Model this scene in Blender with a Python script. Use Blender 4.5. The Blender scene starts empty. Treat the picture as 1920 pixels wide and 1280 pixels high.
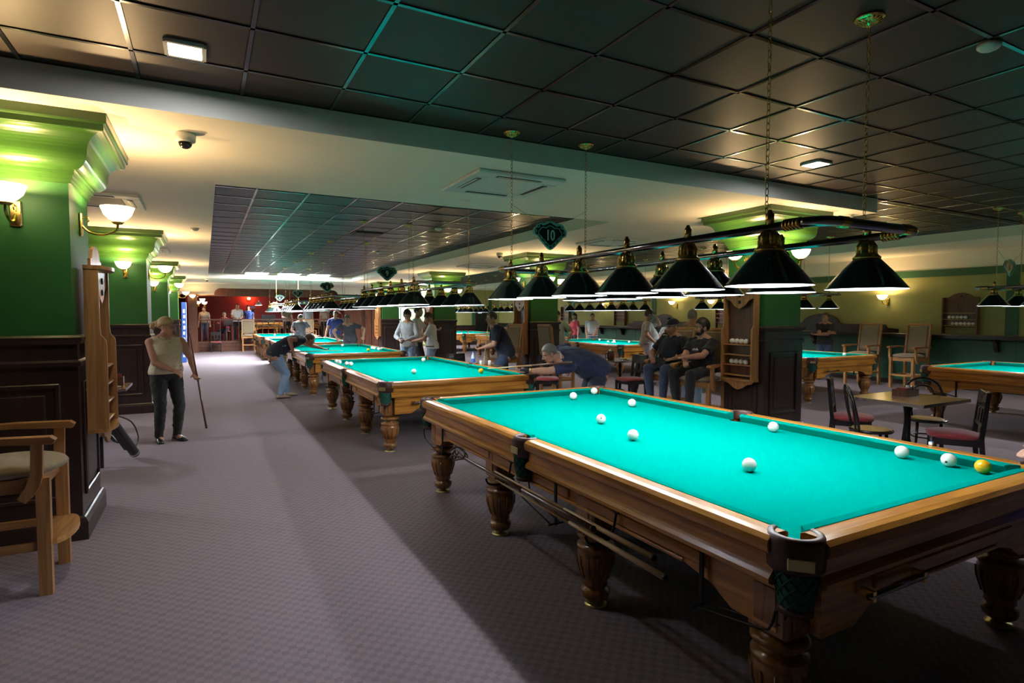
import bpy, bmesh, math, random
import numpy as np
from mathutils import Vector, Matrix
random.seed(7)
S = bpy.context.scene
COL = S.collection
PI = math.pi

# ------------------------------------------------------------------ camera
FPX, CAMH = 1080.0, 1.65
PITCH = math.atan2(49, 1080); YAW = math.atan2(576, math.hypot(1080, 49))
_cy, _sy, _cp, _sp = math.cos(YAW), math.sin(YAW), math.cos(PITCH), math.sin(PITCH)
FW = Vector((_sy*_cp, _cy*_cp, -_sp)); RT = Vector((_cy, -_sy, 0)); UP = RT.cross(FW)
CAM = Vector((0, 0, CAMH))
cd = bpy.data.cameras.new('camera'); cam = bpy.data.objects.new('camera', cd); COL.objects.link(cam)
cd.sensor_width = 36; cd.lens = FPX/1920*36; cd.clip_start = .05; cd.clip_end = 200
M = Matrix((RT, UP, -FW)).transposed().to_4x4(); M.translation = CAM
cam.matrix_world = M
S.camera = cam
def ray(u, v): return FW*FPX + RT*(u-960) - UP*(v-640)
def atz(u, v, z): d = ray(u, v); return CAM + d*((z-CAMH)/d.z)
def atx(u, v, x): d = ray(u, v); return CAM + d*(x/d.x)
def aty(u, v, y): d = ray(u, v); return CAM + d*(y/d.y)
def atw(u, v, w): return CAM + ray(u, v)*(w/FPX)

# ------------------------------------------------------------------ world, exposure
W = bpy.data.worlds.new('world'); S.world = W; W.use_nodes = True
W.node_tree.nodes['Background'].inputs[0].default_value = (.5, .5, .55, 1)
W.node_tree.nodes['Background'].inputs[1].default_value = .02
vs = S.view_settings; vs.view_transform = 'Standard'; vs.look = 'None'; vs.gamma = 1; vs.use_curve_mapping = False
vs.exposure = 0.5
LAMP_W, SCONCE_W, PANEL_E = 13.5, 31.0, 110.0
S.cycles.max_bounces = 8; S.cycles.diffuse_bounces = 5; S.cycles.glossy_bounces = 3
S.cycles.sample_clamp_indirect = 6; S.cycles.use_denoising = True
S.cycles.caustics_reflective = False; S.cycles.caustics_refractive = False

# ------------------------------------------------------------------ materials
MATS = {}
def new_mat(name):
    m = bpy.data.materials.new(name); m.use_nodes = True; MATS[name] = m
    return m, m.node_tree, m.node_tree.nodes['Principled BSDF']
def N(nt, t, **kw):
    n = nt.nodes.new(t)
    for k, v in kw.items(): setattr(n, k, v)
    return n
def mat(name, col, rough=.6, metal=0., var=.0, vscale=30., coat=0., bump=0., bscale=200., emit=None, spec=.5, sheen=0.):
    if name in MATS: return MATS[name]
    m, nt, b = new_mat(name)
    b.inputs['Roughness'].default_value = rough; b.inputs['Metallic'].default_value = metal
    b.inputs['Coat Weight'].default_value = coat; b.inputs['Specular IOR Level'].default_value = spec
    b.inputs['Sheen Weight'].default_value = sheen
    b.inputs['Base Color'].default_value = (*col, 1)
    tc = N(nt, 'ShaderNodeTexCoord')
    if var > 0:
        no = N(nt, 'ShaderNodeTexNoise'); no.inputs['Scale'].default_value = vscale; no.inputs['Detail'].default_value = 4
        nt.links.new(tc.outputs['Object'], no.inputs['Vector'])
        r = N(nt, 'ShaderNodeValToRGB')
        r.color_ramp.elements[0].position = .3; r.color_ramp.elements[1].position = .7
        r.color_ramp.elements[0].color = (*[c*(1-var) for c in col], 1); r.color_ramp.elements[1].color = (*[min(1, c*(1+var)) for c in col], 1)
        nt.links.new(no.outputs[0], r.inputs[0]); nt.links.new(r.outputs[0], b.inputs['Base Color'])
    if bump > 0:
        n2 = N(nt, 'ShaderNodeTexNoise'); n2.inputs['Scale'].default_value = bscale; n2.inputs['Detail'].default_value = 2
        nt.links.new(tc.outputs['Object'], n2.inputs['Vector'])
        bp = N(nt, 'ShaderNodeBump'); bp.inputs['Strength'].default_value = bump; bp.inputs['Distance'].default_value = .01
        nt.links.new(n2.outputs[0], bp.inputs['Height']); nt.links.new(bp.outputs[0], b.inputs['Normal'])
    if emit:
        b.inputs['Emission Color'].default_value = (*emit[0], 1); b.inputs['Emission Strength'].default_value = emit[1]
    return m
def wood(name, c1, c2, axis=1, scale=9., rough=.3, coat=.3, stretch=.07, dist=6.):
    m, nt, b = new_mat(name)
    tc = N(nt, 'ShaderNodeTexCoord'); mp = N(nt, 'ShaderNodeMapping')
    sc = [1., 1., 1.]; sc[axis] = stretch
    mp.inputs['Scale'].default_value = sc
    nt.links.new(tc.outputs['Object'], mp.inputs['Vector'])
    n1 = N(nt, 'ShaderNodeTexNoise'); n1.inputs['Scale'].default_value = scale; n1.inputs['Detail'].default_value = 3
    nt.links.new(mp.outputs[0], n1.inputs['Vector'])
    mu = N(nt, 'ShaderNodeMath', operation='MULTIPLY'); mu.inputs[1].default_value = dist*2
    nt.links.new(n1.outputs[0], mu.inputs[0])
    fr = N(nt, 'ShaderNodeMath', operation='PINGPONG'); fr.inputs[1].default_value = 1
    nt.links.new(mu.outputs[0], fr.inputs[0])
    n2 = N(nt, 'ShaderNodeTexNoise'); n2.inputs['Scale'].default_value = scale*14; n2.inputs['Detail'].default_value = 2
    nt.links.new(mp.outputs[0], n2.inputs['Vector'])
    mx = N(nt, 'ShaderNodeMath', operation='MULTIPLY_ADD'); mx.inputs[1].default_value = .55
    nt.links.new(fr.outputs[0], mx.inputs[0])
    m3 = N(nt, 'ShaderNodeMath', operation='MULTIPLY'); m3.inputs[1].default_value = .5
    nt.links.new(n2.outputs[0], m3.inputs[0]); nt.links.new(m3.outputs[0], mx.inputs[2])
    r = N(nt, 'ShaderNodeValToRGB'); r.color_ramp.elements[0].color = (*c1, 1); r.color_ramp.elements[1].color = (*c2, 1)
    r.color_ramp.elements[0].position = .1; r.color_ramp.elements[1].position = .75
    nt.links.new(mx.outputs[0], r.inputs[0]); nt.links.new(r.outputs[0], b.inputs['Base Color'])
    b.inputs['Roughness'].default_value = rough; b.inputs['Coat Weight'].default_value = coat; b.inputs['Coat Roughness'].default_value = .15
    return m
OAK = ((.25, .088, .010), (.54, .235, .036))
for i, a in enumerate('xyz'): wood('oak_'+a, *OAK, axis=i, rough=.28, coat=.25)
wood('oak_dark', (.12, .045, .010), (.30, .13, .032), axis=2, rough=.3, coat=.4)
for i, a in enumerate('xyz'): wood('light_oak_'+a, (.30, .13, .035), (.50, .25, .085), axis=i, rough=.4, coat=.2)
wood('pale_wood', (.5, .32, .14), (.68, .47, .24), axis=1, rough=.35, coat=.3)
wood('cue_dark', (.05, .02, .012), (.12, .05, .03), axis=1)
wood('wainscot', (.014, .007, .006), (.030, .013, .010), axis=2, rough=.35, coat=.25)
wood('mahogany', (.07, .022, .012), (.15, .055, .03), axis=2, rough=.35, coat=.3)
wood('bistro_top', (.26, .12, .035), (.42, .22, .08), axis=0, rough=.25, coat=.5)
mat('black_wood', (.012, .010, .010), .25, coat=.4)
mat('green_paint', (.022, .130, .022), .5, var=.05, vscale=3, bump=.03, bscale=120)
mat('green_gloss', (.036, .105, .018), .28, coat=.2)
mat('white_edge', (.62, .66, .58), .45)
mat('cream', (.82, .77, .65), .75, var=.02, vscale=2, bump=.02)
mat('wall_yellow', (.36, .36, .125), .7, var=.06, vscale=4, bump=.05)
mat('wall_frame', (.03, .115, .05), .5)
mat('wall_low', (.025, .12, .075), .45, var=.05, vscale=3)
mat('red_wall', (.20, .016, .012), .6, var=.15, vscale=3)
mat('pale_green', (.55, .72, .42), .6)
mat('white_paint', (.78, .80, .76), .6)
mat('cloth', (.0, .245, .195), .95, var=.03, vscale=60, spec=.0, bump=.04, bscale=900)
mat('cushion_cloth', (.0, .215, .17), .95, spec=.0)
mat('chrome', (.34, .34, .36), .16, 1.)
mat('steel', (.6, .6, .6), .25, 1.)
mat('brass', (.75, .52, .16), .2, 1.)
mat('brass_plate', (.62, .55, .25), .3, .8)
mat('shade_out', (.006, .020, .020), .22, coat=.5, spec=.5)
mat('shade_in', (.90, .90, .92), .5)
mat('black_metal', (.012, .012, .014), .35, .6)
mat('black_plastic', (.015, .015, .017), .4)
mat('leather_brown', (.055, .022, .016), .45)
mat('net_green', (.006, .085, .06), .8)
mat('tile_dark', (.030, .020, .017), .45, var=.15, vscale=400, spec=.35)
mat('ball_ivory', (.86, .85, .78), .12, coat=.5)
mat('ball_yellow', (.85, .46, .012), .12, coat=.5)
mat('ball_red', (.55, .06, .05), .15, coat=.5)
mat('ball_mark', (.03, .03, .03), .4)
mat('fabric_tan', (.30, .235, .15), .95, var=.12, vscale=90, sheen=.2, bump=.1, bscale=300)
mat('fabric_red', (.30, .035, .04), .9, var=.1, vscale=60, sheen=.3)
mat('cane', (.46, .30, .10), .4)
mat('white_plastic', (.72, .73, .70), .4)
mat('grille', (.10, .10, .10), .6)
mat('ac_panel', (.62, .64, .60), .5)
mat('glass_dome', (.02, .02, .025), .08, coat=.6)
mat('chalk_blue', (.03, .22, .42), .8)
mat('paper', (.80, .80, .80), .7)
mat('sign_black', (.008, .014, .012), .3)
mat('sign_green', (.24, .42, .34), .4)
mat('opal', (1, .86, .62), .4, emit=((1, .74, .42), 9.0))
mat('opal_red', (1, .4, .2), .4, emit=((1, .20, .06), 12.0))
mat('led', (1, 1, 1), .5, emit=((.86, .90, 1.0), PANEL_E))
mat('led_far', (1, 1, 1), .5, emit=((.90, .95, 1.0), 190))
mat('bulb', (1, 1, 1), .4, emit=((.95, .97, 1.0), 14.0))
mat('screen', (.02, .03, .05), .2, emit=((.12, .2, .4), .25))
mat('laptop_grey', (.16, .17, .18), .35, .5)
mat('bag_pink', (.42, .21, .17), .5)
mat('blue_board', (.05, .16, .60), .4)
mat('blue_bottle', (.55, .65, .80), .1, coat=.5)
mat('porcelain', (.78, .78, .76), .2, coat=.4)
mat('food', (.55, .45, .10), .7, var=.3, vscale=60)
mat('glass_brown', (.12, .05, .03), .08, coat=.5)
def carpet():
    m, nt, b = new_mat('carpet')
    tc = N(nt, 'ShaderNodeTexCoord')
    mp = N(nt, 'ShaderNodeMapping'); mp.inputs['Rotation'].default_value = (0, 0, .0)
    nt.links.new(tc.outputs['Object'], mp.inputs['Vector'])
    ck = N(nt, 'ShaderNodeTexChecker'); ck.inputs['Scale'].default_value = 27
    nt.links.new(mp.outputs[0], ck.inputs['Vector'])
    ck2 = N(nt, 'ShaderNodeTexChecker'); ck2.inputs['Scale'].default_value = 12
    nt.links.new(mp.outputs[0], ck2.inputs['Vector'])
    no = N(nt, 'ShaderNodeTexNoise'); no.inputs['Scale'].default_value = 14; no.inputs['Detail'].default_value = 2
    nt.links.new(tc.outputs['Object'], no.inputs['Vector'])
    n2 = N(nt, 'ShaderNodeTexNoise'); n2.inputs['Scale'].default_value = 450; n2.inputs['Detail'].default_value = 2
    nt.links.new(tc.outputs['Object'], n2.inputs['Vector'])
    mu = N(nt, 'ShaderNodeMath', operation='MULTIPLY'); nt.links.new(ck.outputs[1], mu.inputs[0]); mu.inputs[1].default_value = 1.0
    m2 = N(nt, 'ShaderNodeMath', operation='MULTIPLY'); nt.links.new(mu.outputs[0], m2.inputs[0]); nt.links.new(no.outputs[0], m2.inputs[1])
    a = N(nt, 'ShaderNodeMath', operation='MULTIPLY_ADD'); a.inputs[1].default_value = .62; nt.links.new(m2.outputs[0], a.inputs[0])
    s = N(nt, 'ShaderNodeMath', operation='MULTIPLY'); s.inputs[1].default_value = .55; nt.links.new(n2.outputs[0], s.inputs[0]); nt.links.new(s.outputs[0], a.inputs[2])
    r = N(nt, 'ShaderNodeValToRGB')
    r.color_ramp.elements[0].position = .15; r.color_ramp.elements[1].position = .75
    r.color_ramp.elements[0].color = (.270, .220, .245, 1); r.color_ramp.elements[1].color = (.185, .146, .170, 1)
    nt.links.new(a.outputs[0], r.inputs[0]); nt.links.new(r.outputs[0], b.inputs['Base Color'])
    b.inputs['Roughness'].default_value = .97; b.inputs['Specular IOR Level'].default_value = .15
    bp = N(nt, 'ShaderNodeBump'); bp.inputs['Strength'].default_value = .25; bp.inputs['Distance'].default_value = .004
    nt.links.new(n2.outputs[0], bp.inputs['Height']); nt.links.new(bp.outputs[0], b.inputs['Normal'])
carpet()

# ------------------------------------------------------------------ mesh builder
class MB:
    def __init__(s): s.v = []; s.f = []; s.sm = []; s.mi = []
    def add(s, v, f, smooth=False, mi=0):
        o = len(s.v); s.v += [tuple(p) for p in v]
        for q in f: s.f.append([i+o for i in q]); s.sm.append(smooth); s.mi.append(mi)
        return s
    def box(s, c, d, rz=0, R=None, bev=0, mi=0):
        x, y, z = [k/2 for k in d]
        if bev > 0:
            b = min(bev, x*.9, y*.9, z*.9); vs_ = []
            for sx in (-1, 1):
                for sy in (-1, 1):
                    for sz in (-1, 1):
                        vs_ += [Vector((sx*(x-b), sy*(y-b), sz*z)), Vector((sx*(x-b), sy*y, sz*(z-b))), Vector((sx*x, sy*(y-b), sz*(z-b)))]
            bm = bmesh.new(); 
            for q in vs_: bm.verts.new(q)
            bmesh.ops.convex_hull(bm, input=bm.verts); bm.verts.index_update()
            V = [v.co.copy() for v in bm.verts]; F = [[v.index for v in f.verts] for f in bm.faces]; bm.free()
        else:
            V = [Vector((sx*x, sy*y, sz*z)) for sx in (-1, 1) for sy in (-1, 1) for sz in (-1, 1)]
            F = [(0, 1, 3, 2), (4, 6, 7, 5), (0, 4, 5, 1), (2, 3, 7, 6), (0, 2, 6, 4), (1, 5, 7, 3)]
        if R is None: R = Matrix.Rotation(rz, 3, 'Z')
        c = Vector(c)
        return s.add([R @ q + c for q in V], F, False, mi)
    def bx(s, x0, x1, y0, y1, z0, z1, bev=0, mi=0):
        return s.box(((x0+x1)/2, (y0+y1)/2, (z0+z1)/2), (x1-x0, y1-y0, z1-z0), bev=bev, mi=mi)
    def lathe(s, prof, c=(0, 0, 0), seg=20, smooth=True, R=None, mi=0, cap=True):
        V = []; F = []; n = len(prof); c = Vector(c)
        for r, z in prof:
            for k in range(seg):
                a = 2*PI*k/seg; q = Vector((r*math.cos(a), r*math.sin(a), z))
                V.append((R @ q if R else q) + c)
        for i in range(n-1):
            for k in range(seg):
                k2 = (k+1) % seg; F.append((i*seg+k, i*seg+k2, (i+1)*seg+k2, (i+1)*seg+k))
        if cap:
            if prof[0][0] > 1e-6: F.append(tuple(range(seg-1, -1, -1)))
            if prof[-1][0] > 1e-6: F.append(tuple((n-1)*seg+k for k in range(seg)))
        return s.add(V, F, smooth, mi)
    def tube(s, pts, r, seg=8, smooth=True, mi=0, closed=False, cap=True):
        pts = [Vector(p) for p in pts]; n = len(pts)
        rs = r if isinstance(r, (list, tuple)) else [r]*n
        V = []; F = []; prev = None
        for i, p in enumerate(pts):
            if closed: t = (pts[(i+1) % n]-pts[i-1])
            else: t = pts[min(i+1, n-1)]-pts[max(i-1, 0)]
            t.normalize()
            if prev is None:
                u = t.orthogonal().normalized()
            else:
                u = prev - t*prev.dot(t)
                u = u.normalized() if u.length > 1e-6 else t.orthogonal().normalized()
            prev = u; w = t.cross(u)
            for k in range(seg):
                a = 2*PI*k/seg; V.append(p + (u*math.cos(a)+w*math.sin(a))*rs[i])
        m = n if closed else n-1
        for i in range(m):
            j = (i+1) % n
            for k in range(seg):
                k2 = (k+1) % seg; F.append((i*seg+k, i*seg+k2, j*seg+k2, j*seg+k))
        if cap and not closed: F.append(tuple(range(seg-1, -1, -1))); F.append(tuple((n-1)*seg+k for k in range(seg)))
        return s.add(V, F, smooth, mi)
    def prism(s, poly, depth, M4=None, smooth=False, mi=0):
        n = len(poly); V = [Vector((x, y, 0)) for x, y in poly]+[Vector((x, y, depth)) for x, y in poly]
        F = [tuple(range(n-1, -1, -1)), tuple(range(n, 2*n))]+[(i, (i+1) % n, n+(i+1) % n, n+i) for i in range(n)]
        if M4 is not None: V = [M4 @ q for q in V]
        return s.add(V, F, smooth, mi)
    def ell(s, c, r, R=None, seg=14, ring=9, mi=0):
        V = []; F = []; c = Vector(c)
        for i in range(ring+1):
            th = PI*i/ring
            for k in range(seg):
                a = 2*PI*k/seg; q = Vector((r[0]*math.sin(th)*math.cos(a), r[1]*math.sin(th)*math.sin(a), r[2]*math.cos(th)))
                V.append((R @ q if R else q)+c)
        for i in range(ring):
            for k in range(seg):
                k2 = (k+1) % seg; F.append((i*seg+k, (i+1)*seg+k, (i+1)*seg+k2, i*seg+k2))
        return s.add(V, F, True, mi)
    def sweep(s, prof, path, closed=False, smooth=False, mi=0):
        """prof: list (out, z) swept along 2D path list of (x, y) with outward normals on the right-hand side"""
        n = len(path); V = []; F = []; m = len(prof)
        for i in range(n):
            p = Vector(path[i])
            if closed or 0 < i < n-1:
                d1 = (p-Vector(path[i-1])).normalized(); d2 = (Vector(path[(i+1) % n])-p).normalized()
            elif i == 0: d1 = d2 = (Vector(path[1])-p).normalized()
            else: d1 = d2 = (p-Vector(path[i-1])).normalized()
            n1 = Vector((d1.y, -d1.x)); n2 = Vector((d2.y, -d2.x)); b = n1+n2
            b = b/(max(.2, b.dot(n1)))
            for o, z in prof: V.append(Vector((p.x+b.x*o, p.y+b.y*o, z)))
        for i in range(n if closed else n-1):
            j = (i+1) % n
            for k in range(m-1): F.append((i*m+k, j*m+k, j*m+k+1, i*m+k+1))
        if not closed: F.append(tuple(range(m))); F.append(tuple((n-1)*m+k for k in range(m-1, -1, -1)))
        return s.add(V, F, smooth, mi)
    def mesh(s, name, mats, fix=True):
        me = bpy.data.meshes.new(name); me.from_pydata([tuple(q) for q in s.v], [], s.f)
        for m_ in (mats if isinstance(mats, (list, tuple)) else [mats]): me.materials.append(MATS[m_] if isinstance(m_, str) else m_)
        me.polygons.foreach_set('use_smooth', s.sm); me.polygons.foreach_set('material_index', s.mi)
        if fix:
            bm = bmesh.new(); bm.from_mesh(me); bmesh.ops.recalc_face_normals(bm, faces=bm.faces); bm.to_mesh(me); bm.free()
        me.update(); return me
    def build(s, name, mats, parent=None, loc=(0, 0, 0), rz=0, fix=True):
        return link(name, s.mesh(name, mats, fix), parent, loc, rz)
def link(name, me, parent=None, loc=(0, 0, 0), rz=0):
    o = bpy.data.objects.new(name, me); COL.objects.link(o); o.location = loc; o.rotation_euler = (0, 0, rz)
    if parent: o.parent = parent
    return o
def empty(name, loc=(0, 0, 0), rz=0):
    o = link(name, None, None, loc, rz); o.empty_display_size = .1; return o
def tag(o, label, cat, group=None):
    o['label'] = label; o['category'] = cat
    if group: o['group'] = group
    return o
def struct(o): o['kind'] = 'structure'; return o
def kids(o): return [c for c in COL.objects if c.parent == o]
def copy_tree(o, parent=None, _k=None):
    c = o.copy(); COL.objects.link(c); c.parent = parent
    for ch in list(o.children): copy_tree(ch, c)
    return c
def dup(o, loc, rz=0, label=None, group=None):
    c = copy_tree(o); c.location = loc; c.rotation_euler = (0, 0, rz)
    if label: c['label'] = label
    if group: c['group'] = group
    return c
def point(parent, loc, power, col, r=.03, name='lamp_light'):
    ld = bpy.data.lights.new(name, 'POINT'); ld.energy = power; ld.color = col; ld.shadow_soft_size = r
    o = bpy.data.objects.new(name, ld); COL.objects.link(o); o.parent = parent; o.location = loc; return o
def smooth_pts(pts, n=4):
    pts = [Vector(p) for p in pts]; out = []
    for i in range(len(pts)-1):
        p0 = pts[max(i-1, 0)]; p1 = pts[i]; p2 = pts[i+1]; p3 = pts[min(i+2, len(pts)-1)]
        for k in range(n):
            t = k/n
            out.append(.5*((2*p1)+(p2-p0)*t+(2*p0-5*p1+4*p2-p3)*t*t+(3*p1-p0-3*p2+p3)*t**3))
    return out+[pts[-1]]
# ================================================================== ROOM SHELL
ZS, ZD = 3.06, 3.25            # plaster soffit, dark tile ceiling
XW, YF = 14.9, 29.5            # right wall, far wall / stage front
fl = MB().bx(-8, XW+.2, -6, 36, -.1, 0).build('floor', 'carpet'); struct(fl)
# ---- ceiling slab + tiles + grid bars + plaster beams
ceil = MB().bx(-8, XW+.2, -6, 36, 3.36, 3.46).build('ceiling', 'cream'); struct(ceil)
PT = .63
tile_me = MB().box((0, 0, 0), (PT-.022, PT-.022, .02), bev=.004).mesh('ceiling_tile', 'tile_dark')
tiles = []
def field(x0, x1, y0, y1, ox, oy):
    """tile field: returns tile rects clipped to the field"""
    xs = [x0]+[ox+PT*k for k in range(-60, 90) if x0+.02 < ox+PT*k < x1-.02]+[x1]
    ys = [y0]+[oy+PT*k for k in range(-60, 90) if y0+.02 < oy+PT*k < y1-.02]+[y1]
    for i in range(len(xs)-1):
        for j in range(len(ys)-1): tiles.append((xs[i], xs[i+1], ys[j], ys[j+1]))
    for x in xs: bars.append((x-.012, x+.012, y0, y1))
    for y in ys: bars.append((x0, x1, y-.012, y+.012))
bars = []
FIELDS = [(-8, 14.9, -6, 4.7, .27, 4.22), (8.2, 12.7, 4.7, 29.5, .27, 4.22), (.13, 5.45, 7.05, 24.5, .62, 7.45), (-8, -2.3, 4.7, 29.5, .27, 4.22)]
for f in FIELDS: field(*f)
HOLES = [(-.16, 4.12)]          # tiles replaced by light panels are handled by panels hung just under the tile face
def tkey(t):
    c = Vector(((t[0]+t[1])/2, (t[2]+t[3])/2, ZD)); d = c-CAM; w = d.dot(FW)
    if w < .5: return 1e9
    u = 960+FPX*d.dot(RT)/w; v = 640-FPX*d.dot(UP)/w
    if not (-80 < u < 2000 and -80 < v < 1300): return 1e8+d.length
    if t[1] < -1.5: return 1e7+d.length
    return d.length
tiles.sort(key=tkey)
rest = MB()
for i, t in enumerate(tiles):
    sx, sy = (t[1]-t[0])-.022, (t[3]-t[2])-.022
    if i < 290 and tkey(t) < 1e7:
        o = link('ceiling_tile', tile_me, ceil, ((t[0]+t[1])/2, (t[2]+t[3])/2, ZD+.014)); o.scale = (sx/(PT-.022), sy/(PT-.022), 1)
    else: rest.box(((t[0]+t[1])/2, (t[2]+t[3])/2, ZD+.014), (sx, sy, .02))
o = rest.build('ceiling_tiles_beyond', 'tile_dark', ceil, fix=False); o['kind'] = 'stuff'
mat('grid_metal', (.16, .16, .165), .16, 1.)
for b in bars:
    MB().bx(b[0], b[1], b[2], b[3], ZD-.003, ZD+.03).build('grid_bar', 'grid_metal', ceil, fix=False)
for (a, b_, c, d) in [(-2.3, 8.2, 4.7, 7.05), (-2.3, .13, 7.05, 24.5), (5.45, 8.2, 7.05, 24.5), (-2.3, 8.2, 24.5, 29.5), (12.7, XW, 4.7, 29.5)]:
    MB().bx(a, b_, c, d, ZS, 3.37).build('plaster_beam', 'cream', ceil)
MB().bx(12.7, XW, -6, 4.7, ZS, 3.37).build('plaster_beam', 'cream', ceil)
# ---- right wall: painted panels, green frames, low panelling
wr = MB().bx(XW, XW+.2, -6, 36, 0, 3.4).build('wall_right', 'wall_yellow'); struct(wr)
MB().bx(XW-.02, XW, -6, 29.5, 2.70, 3.06).build('cream_frieze', 'cream', wr)
MB().bx(XW-.035, XW, -6, 29.5, 2.54, 2.70).build('green_band', 'wall_frame', wr)
MB().bx(XW-.022, XW, -6, 29.5, .1, 1.2).build('low_backing', 'wall_low', wr)
mull = [3.4, 5.72, 11.2, 16.6, 22.0, 27.2]
for y in mull: MB().bx(XW-.03, XW, y-.11, y+.11, 1.1, 2.54).build('green_post', 'wall_frame', wr)
for i in range(28):
    y0 = -4+i*1.2
    if y0+1.16 > 29.5: break
    MB().bx(XW-.03, XW, y0+.02, y0+1.18, .1, 1.1, bev=.008).build('low_panel', 'wall_low', wr)
struct(MB().bx(XW-.05, XW, -6, 29.5, 0, .1).build('baseboard_right', 'wainscot'))
# ---- far wall
wf = MB().bx(8.9, XW, YF, YF+.2, 0, 3.4).build('wall_far', 'wall_yellow'); struct(wf)
MB().bx(9.0, 10.9, YF-.03, YF, .1, 3.0).build('pale_panel', 'pale_green', wf)
for x in (8.75, 10.95): MB().bx(x-.28, x+.28, YF-.14, YF, 0, 3.05).build('white_pilaster', 'white_paint', wf)
for x in (9.06, 10.64): MB().bx(x-.04, x+.04, YF-.06, YF, 0, 3.0).build('green_frame', 'wall_frame', wf)
MB().bx(11.3, XW, YF-.04, YF, 0, 1.1).build('dark_wainscot', 'wainscot', wf)
for x in (12.1, 13.25, 14.3): MB().bx(x-.08, x+.08, YF-.05, YF, 1.1, 2.6).build('green_post', 'wall_frame', wf)
d2 = MB().bx(13.4, 14.2, YF-.07, YF-.0, 0, 2.2).build('door_2', 'black_wood'); struct(d2)
MB().bx(13.52, 13.75, YF-.085, YF-.07, 1.75, 1.95).build('notice', 'paper', d2)
d1 = MB().bx(7.55, 8.45, YF-.06, YF+.1, 0, 2.15).build('door_1', 'mahogany'); struct(d1)
for z0, z1 in ((.15, .95), (1.05, 1.55)): MB().bx(7.67, 8.33, YF-.075, YF-.06, z0, z1, bev=.006).build('door_panel', 'mahogany', d1)
MB().ell((8.37, YF-.1, 1.02), (.03, .04, .03)).build('door_knob', 'brass', d1)
MB().bx(7.8, 8.2, YF-.082, YF-.06, 1.62, 2.0).build('notice', 'paper', d1)
wd = MB().bx(6.2, 8.9, YF, YF+.2, 0, 3.4).build('wall_door', 'mahogany'); struct(wd)
for x in (7.35, 8.6): MB().bx(x-.15, x+.15, YF-.1, YF, 0, 2.7).build('pilaster', 'mahogany', wd)
MB().bx(6.2, 8.9, YF-.12, YF, 2.6, 3.06).build('lintel', 'cream', wd)
# ---- left and rear walls
wl = MB().bx(-6.2, -6, -6, 36, 0, 3.4).build('wall_left', 'wall_yellow'); struct(wl)
MB().bx(-6, -5.96, -6, 36, 0, 1.5).build('dark_wainscot', 'wainscot', wl)
MB().bx(-6, -5.965, -6, 36, 2.54, 2.70).build('green_band', 'wall_frame', wl)
struct(MB().bx(-6.2, XW+.2, -6.2, -6, 0, 3.4).build('wall_rear', 'wall_yellow'))
# ---- stage: dark platform, header with rounded opening, red back wall
st = MB().bx(-2.3, 6.2, YF+.02, 35, 0, .42).build('stage_platform', 'mahogany'); struct(st)
for z0, z1 in ((.05, .19), (.22, .36)):
    for k in range(6): MB().bx(-.3+k*1.05, .7+k*1.05, YF-.0, YF+.03, z0, z1, bev=.006).build('riser_board', 'mahogany', st)
MB().bx(-.5, 6.2, YF-.03, YF+.1, .38, .43).build('nosing', 'mahogany', st)
wb = MB().bx(-6.2, XW, 34, 34.2, 0, 3.4).build('wall_stage', 'red_wall'); struct(wb)
MB().bx(6.2, 6.3, YF+.2, 34, 0, 3.4).build('stage_side', 'red_wall', wb)
MB().bx(-.75, -.65, YF+.2, 34, 0, 3.4).build('stage_side', 'red_wall', wb)
hp = [(-2.3, 2.60), (.4, 2.60)]
R_ = .28; zt = 2.90
hp += [(.4, 2.66)]+[(.4+R_-R_*math.cos(a), zt-R_+R_*math.sin(a)) for a in [PI/2*k/6 for k in range(1, 7)]]
hp += [(5.95-R_+R_*math.sin(a), zt-R_+R_*math.cos(a)) for a in [PI/2*k/6 for k in range(0, 7)]]+[(5.95, 2.60), (6.3, 2.60), (6.3, 3.37), (-2.3, 3.37)]
hd = MB().prism(hp, .3, Matrix(((1, 0, 0, 0), (0, 0, 1, YF), (0, 1, 0, 0), (0, 0, 0, 1)))).build('wall_header', 'cream'); struct(hd)
MB().bx(-.7, 6.2, YF+.9, YF+1.0, 2.55, 3.37).build('wood_valance', 'mahogany', hd)
MB().bx(-.7, 6.2, YF+1.0, 34, 3.0, 3.05).build('stage_ceiling', 'mahogany', hd)
def pillar(x, y, w):
    t = empty('wooden_pillar', (x, y, 0)); 
    MB().bx(-w/2, w/2, -w/2, w/2, .12, 2.6).build('shaft', 'mahogany', t); MB().bx(-w/2-.04, w/2+.04, -w/2-.04, w/2+.04, 0, .14, bev=.01).build('plinth', 'mahogany', t)
    MB().bx(-w/2-.04, w/2+.04, -w/2-.04, w/2+.04, 2.48, 2.6, bev=.01).build('cap', 'mahogany', t)
    for k in (-1, 0, 1): MB().bx(k*w/4-.02, k*w/4+.02, -w/2-.012, -w/2, .2, 2.4).build('flute', 'mahogany', t)
    return t
tag(pillar(-.46, YF-.15, .34), 'reddish brown wooden pillar at the corner of the stage by the wall lamp', 'pillar')
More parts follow.
